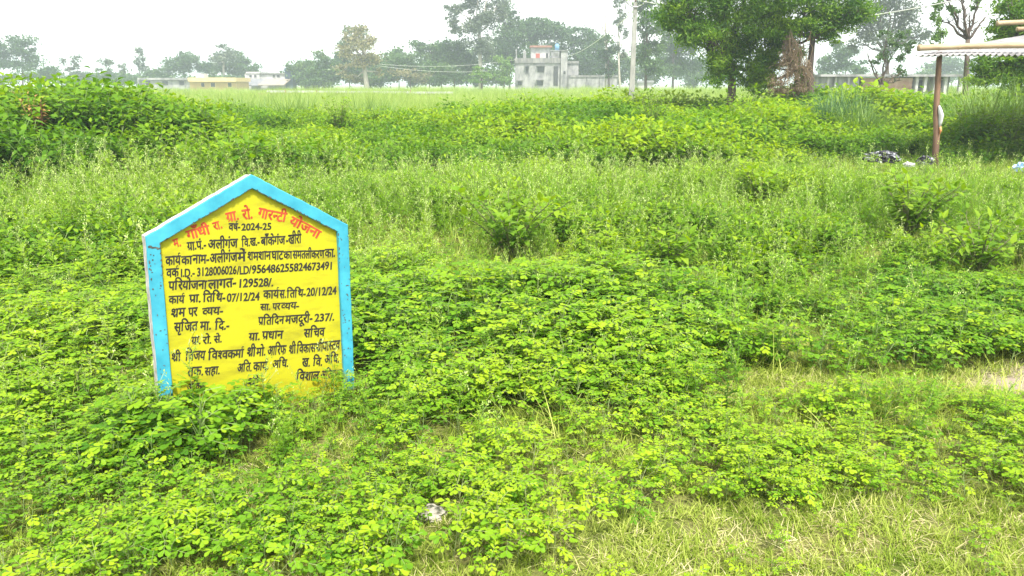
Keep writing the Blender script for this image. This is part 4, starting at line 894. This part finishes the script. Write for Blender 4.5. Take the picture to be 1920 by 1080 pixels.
x, y = pts_in(1.9, 6.5, 640, .6); k = (rng.random(len(x)) < .5 + .5 * lawn(x, y)) & (bare(x, y) < .4 + .3 * (rng.random(len(x)) - .5)) & clear_sign(x, y)
x, y = x[k], y[k]; scatter('short_grass', 'short trampled yellow-green grass along the near edge of the field', 'grass', V_G, x, y, rng.uniform(.55, 1.15, len(x)), rng.normal(0.02, .1, len(x)) + .35 * (fbm(x, y, .5, 51) - .5))
x, y = pts_in(1.9, 4.6, 200, .6); k = ((lawn(x, y) > .55) | (bare(x, y) > .3)) & (fbm(x, y, .55, 61) > .44 - .08 * (x > 0)) & clear_sign(x, y)
x, y = x[k], y[k]; scatter('dry_grass', 'dry straw coloured grass lying among the short green grass', 'dry grass', V_S, x, y, rng.uniform(.6, 1.2, len(x)), rng.normal(0, .12, len(x)))
x, y = pts_in(2.1, 9.5, 270, .8)
b = broad(x, y); lw = lawn(x, y); k = (rng.random(len(x)) < b * (1 - .6 * feathery_spots(x, y)) * (.3 + .7 * sstep(.28, .42, fbm(x, y, .42, 75))) * np.maximum((1 - lw) ** 1.6, .13) * (1 - .25 * sstep(6, 9, y))) & (bare(x, y) < .12) & clear_sign(x, y) & clear_stone(x, y)
x, y, lw = x[k], y[k], lw[k]
hm = fbm(x, y, 1.1, 71); s = (.46 + .64 * hm) * rng.uniform(.65, 1.3, len(x)) * (1 - .45 * lw) * (.8 + .35 * sstep(2.8, 4.2, y)) * low(x, y) * (1 + .4 * np.exp(-((x - .45) / 1.4) ** 4 - ((y - 5.3) / 1.1) ** 4)) * (1 + .7 * np.exp(-((x + 1.52) / .32) ** 2 - ((y - 3.12) / .25) ** 2))
scatter('broadleaf_ground_cover', 'knee-low broad-leaved weeds with clover-like lime leaves covering the near field', 'weeds', V_C, x, y, s, .14 * (.5 - sstep(3.6, 5.5, y)) + .6 * (fbm(x, y, 1.6, 81) - .5) + .08 + rng.normal(0, .08, len(x)))
x, y = pts_in(3.0, 17, 62, 1.0); b = broad(x, y)
k = (rng.random(len(x)) < np.clip(.05 + .30 * (fbm(x, y, .8, 93) > .54) + .8 * feathery_spots(x, y) + 1.05 * (1 - b), 0, 1) * (1 - lawn(x, y)) * (1 - .92 * sstep(11.5, 15, y + 4 * (fbm(x, y, 3, 91) - .5)) * (1 - shelter_ground(x, y)))) & (bare(x, y) < .3) & clear_sign(x, y) & clear_stone(x, y) & (mound(x, y) < .25)
x, y = x[k], y[k]; scatter('feathery_weeds', 'pale feathery weeds with fine seed heads across the middle of the field', 'weeds', V_F, x, y, rng.uniform(.6, 1.2, len(x)) * (.55 + .85 * fbm(x, y, 1.3, 95)) * (.75 + .4 * sstep(4, 9, y)) * low(x, y), .5 * (fbm(x, y, 2.2, 101) - .5) + rng.normal(.02, .1, len(x)))
x, y = pts_in(2.8, 17, 18, 1.0); k = (rng.random(len(x)) < .3 + .7 * sstep(4, 6, y)) & (lawn(x, y) < .3) & (fbm(x, y, 1.5, 111) > .5) & clear_sign(x, y) & clear_stone(x, y)
x, y = x[k], y[k]; scatter('low_leafy_weeds', 'low leafy weeds in dark green patches between the feathery weeds', 'weeds', V_B, x, y, rng.uniform(.4, .75, len(x)) * low(x, y) * (.5 + .5 * sstep(4, 7, y)), .4 * (fbm(x, y, 2.0, 121) - .5) + rng.normal(.0, .1, len(x)))
x, y = pts_in(3.2, 16, 34, 1.0); k = (lawn(x, y) < .6) & clear_sign(x, y) & clear_stone(x, y)
x, y = x[k], y[k]; scatter('tall_grass_blades', 'single long grass blades sticking out of the weeds', 'grass', V_T, x, y, rng.uniform(.6, 1.25, len(x)), rng.normal(.1, .12, len(x)))
x, y = pts_in(10, 29, 15, 2.0); md = mound(x, y); bn = fbm(x, y, 4, 131)
k = rng.random(len(x)) < np.maximum(sstep(11.5, 14.5, y + 6 * (bn - .5)), sstep(.06, .3, md)) * (1 - .9 * shelter_ground(x, y))
x, y, md = x[k], y[k], md[k]
s = (.42 + 1.15 * fbm(x, y, 2.0, 141)) * (1 - .32 * sstep(15, 18, y) * np.exp(-((x / y + .24) / .19) ** 4)) * low(x, y) * rng.uniform(.8, 1.25, len(x)) * (1 + .28 * sstep(.1, .5, md)) * (1 + .22 * sstep(17, 22, y)) * (1 + .3 * sstep(9, 11, x) * sstep(15.5, 17, y))
scatter('leafy_undergrowth', 'waist-high leafy undergrowth over the far half of the field and the mound', 'undergrowth', V_B, x, y, s, 1.0 * (fbm(x, y, 2.5, 151) - .5) + rng.normal(-.08, .11, len(x)))
x, y = pts_in(27, 75, 2.6, 3.0); x2, y2 = pts_in(75, 135, .7, 3.0)
s = np.concatenate([rng.uniform(.6, 1.15, len(x)), rng.uniform(.8, 1.2, len(x2)) * 1.1]); x = np.concatenate([x, x2]); y = np.concatenate([y, y2])
s = s * (.45 + 1.1 * fbm(x, y, 6, 161)) * (.7 + .45 * sstep(30, 60, y))
scatter('field_grass', 'tall pale grass of the open field beyond the undergrowth', 'grass', V_P, x, y, s, .5 * (fbm(x, y, 12, 171) - .5) + rng.normal(.05, .1, len(x)))


# ------------------------------------------------------------------ single plants that stand out
def shrub(name, label, px, py, Y, h, nst, nlf, L0, spread=.5, cat='shrub', mats=('shrub', 'shrubstem'), seed=0, bare_to=.25, shape='ovate', wr=(.5, .66)):
    random.seed(seed); X = at(px, 200, Y).x; r_ = empty(name, (X, Y, gz(X, Y)), 0, label, cat); ms, ml = MB(), MB()
    for s in range(nst):
        phi = s * 2.4 + U(-.3, .3); sp = U(.3, 1) * spread; top = Vector((math.cos(phi) * sp * h, math.sin(phi) * sp * h, h * U(.7, 1.0))); mid = Vector((top.x * .35, top.y * .35, top.z * .52)); pts = [Vector((0, 0, -.05)), mid * .5, mid, mid.lerp(top, .5) + Vector((0, 0, .02)), top]
        ms.tube(pts, [.011, .009, .007, .005, .003], 5)
        for i in range(nlf):
            f = bare_to + (1 - bare_to) * (i + U(0, 1)) / nlf; g = f * 4; k = min(3, int(g)); b = pts[k].lerp(pts[k + 1], g - k); a = i * 2.4 + s + U(-.5, .5); d = dirv(a, R(U(-10, 45)) if f < .9 else R(U(20, 75))); L = L0 * U(.65, 1.2)
            if i % 3 == 0: e = b + d * U(.05, .14) * h; stick(ms, b, e, .0025, .5, 0); b = e
            leaflet(ml, b + d * .025, Vector((d.x, d.y, d.z - .2)), Vector((U(-.3, .3), U(-.3, .3), 1)), L, L * U(*wr), .3 + .3 * f + U(-.15, .15), shape, U(.05, .45), U(0, .2))
    ms.build('stems', [M[mats[1]]], r_); ml.build('foliage', [M[mats[0]]], r_); return r_
shrub('shrub', 'open leafy shrub with upright stems standing alone in the centre of the feathery weeds', 958, 430, 6.95, .66, 13, 30, .10, .95, seed=1)
shrub('shrub', 'thin few-stemmed weed shrub right of the central shrub', 1268, 490, 6.3, .46, 6, 24, .10, .45, seed=2)
shrub('shrub', 'bushy shrub in front of the shelter post', 1735, 400, 7.9, .72, 14, 32, .10, .8, seed=3)
shrub('shrub', 'dark-stemmed shrub in the weeds left of the shelter post', 1440, 340, 10, .55, 10, 28, .10, .7, seed=4)
shrub('shrub', 'broad shrub rising just behind the peak of the notice board', 515, 310, 12, .55, 12, 28, .11, .9, seed=5)
shrub('shrub', 'shrub leaning against the right edge of the view below the shelter', 1885, 460, 6.5, .56, 10, 26, .09, .7, seed=6)
shrub('shrub', 'round bush at the edge of the undergrowth below the long white-capped wall', 635, 200, 21, 1.25, 12, 30, .11, .5, seed=7)
shrub('shrub', 'round bush in the undergrowth left of the concrete pole', 985, 190, 22, 1.3, 12, 30, .11, .5, seed=8)
shrub('shrub', 'tall leafy bush in the undergrowth right of the concrete pole', 1225, 190, 20, 1.5, 12, 30, .11, .5, seed=9)
shrub('shrub', 'leafy bush at the foot of the straight-trunked feathery tree', 1400, 180, 21.5, 1.45, 12, 30, .11, .5, seed=10)
shrub('shrub', 'dark leafy bush behind the shelter post on its right', 1830, 200, 17.2, 1.25, 14, 34, .10, .6, seed=11)
shrub('shrub', 'dark bush beside the right frame edge below the reeds', 1905, 205, 16.5, 1.2, 14, 34, .10, .6, seed=12)
shrub('shrub', 'tallest leafy bush sticking up on the crest of the mound', 55, 150, 13.4, 1.0, 10, 26, .11, .5, seed=13)
shrub('shrub', 'upright spray of leaves on the crest of the mound right of the dry stalk', 118, 150, 13.6, .9, 8, 22, .10, .35, seed=14)
shrub('shrub', 'spreading bush on the crest of the mound towards its right end', 205, 150, 13.8, .85, 9, 24, .11, .6, seed=15)
shrub('dry_stalk', 'reddish-brown dried plant standing on the left of the mound', 66, 200, 12.4, 1.0, 6, 22, .075, .22, 'dry plant', ('dryleaf', 'drystem'), 16, .15)
# feathery plants growing against the board
def feather_thing(label, X, Y, h, seed):
    r_ = empty('feathery_weed', (X, Y, gz(X, Y)), 0, label, 'weed', 'feathery weeds in front of the board')
    me = feather_plant(seed, h, 6); o = bpy.data.objects.new('foliage', me); COL.objects.link(o); o.parent = r_; return r_
feather_thing('tall feathery weed in front of the lower left corner of the notice board', -1.50, 3.22, .56, 501)
feather_thing('shorter feathery weed beside the tall one at the left of the board', -1.60, 3.16, .42, 502)
feather_thing('feathery weed hiding the last painted line in the middle of the board', -1.20, 3.42, .34, 503)
feather_thing('feathery weed at the lower right corner of the notice board', -.93, 3.62, .34, 504)
# reeds
def reeds(label, px, Y, h, n, w, mat, seed, el=(60, 88)):
    random.seed(seed); X = at(px, 200, Y).x; mb = MB()
    for i in range(n):
        blade(mb, Vector((U(-w, w), U(-w * .6, w * .6), 0)), U(0, 6.28), R(U(*el)), h * U(.6, 1.15), U(.018, .032), U(.2, 1.0), U(.15, .8), 5)
    o = mb.build('reed_clump', [M[mat]]); o.location = (X, Y, gz(X, Y)); return tag(o, label, 'reeds', 'reed clumps')
M['reed1'] = leafmat('reed_leaf_blue', (0.05, 0.12, 0.05), (0.085, 0.17, 0.065), (0.15, 0.24, 0.08), 0.3, 0.5, 1, inst=False)
M['reed2'] = leafmat('reed_leaf_green', (0.09, 0.18, 0.035), (0.15, 0.25, 0.05), (0.23, 0.32, 0.08), 0.3, 0.5, 1, inst=False)
reeds('darker bluish reed clump at the foot of the straight-trunked feathery tree', 1575, 20.5, 1.65, 800, .5, 'reed1', 1)
reeds('lighter spiky reed clump leaning right of the darker one', 1618, 19.5, 1.45, 520, .4, 'reed2', 2, (50, 85))
reeds('tall pale green reeds under the dark tree at the right edge', 1895, 18.5, 2.0, 900, 1.0, 'reed2', 3)
reeds('reed tuft left of the tall pale reeds behind the shelter', 1835, 19.5, 1.65, 600, .6, 'reed2', 4)
reeds('wispy reed tuft in the field below the yellow house', 415, 30, 1.5, 420, .7, 'reed2', 5)
reeds('wispy reed tuft in the field below the gap between the yellow and white houses', 470, 33, 1.4, 420, .9, 'reed2', 7)
reeds('wispy reed tuft in the field in front of the leaning pale trunk', 700, 32, 1.35, 420, .9, 'reed2', 8)
reeds('wispy reed tuft in the field left of the round bush', 560, 27, 1.45, 420, .6, 'reed2', 6)

# ------------------------------------------------------------------ the hazy air
m, n, out = new_mat('haze'); pv = N(n, 'ShaderNodeVolumePrincipled'); pv.inputs['Color'].default_value = (0.80, 0.90, 1.0, 1); pv.inputs['Density'].default_value = 0.0013; pv.inputs['Anisotropy'].default_value = 0.2
n.links.new(pv.outputs[0], out.inputs['Volume'])
mb = MB(); mb.box(-900, 900, -12, 1150, -1.6, 34); hz_ = mb.build('haze', [m]); tag(hz_, kind='stuff')
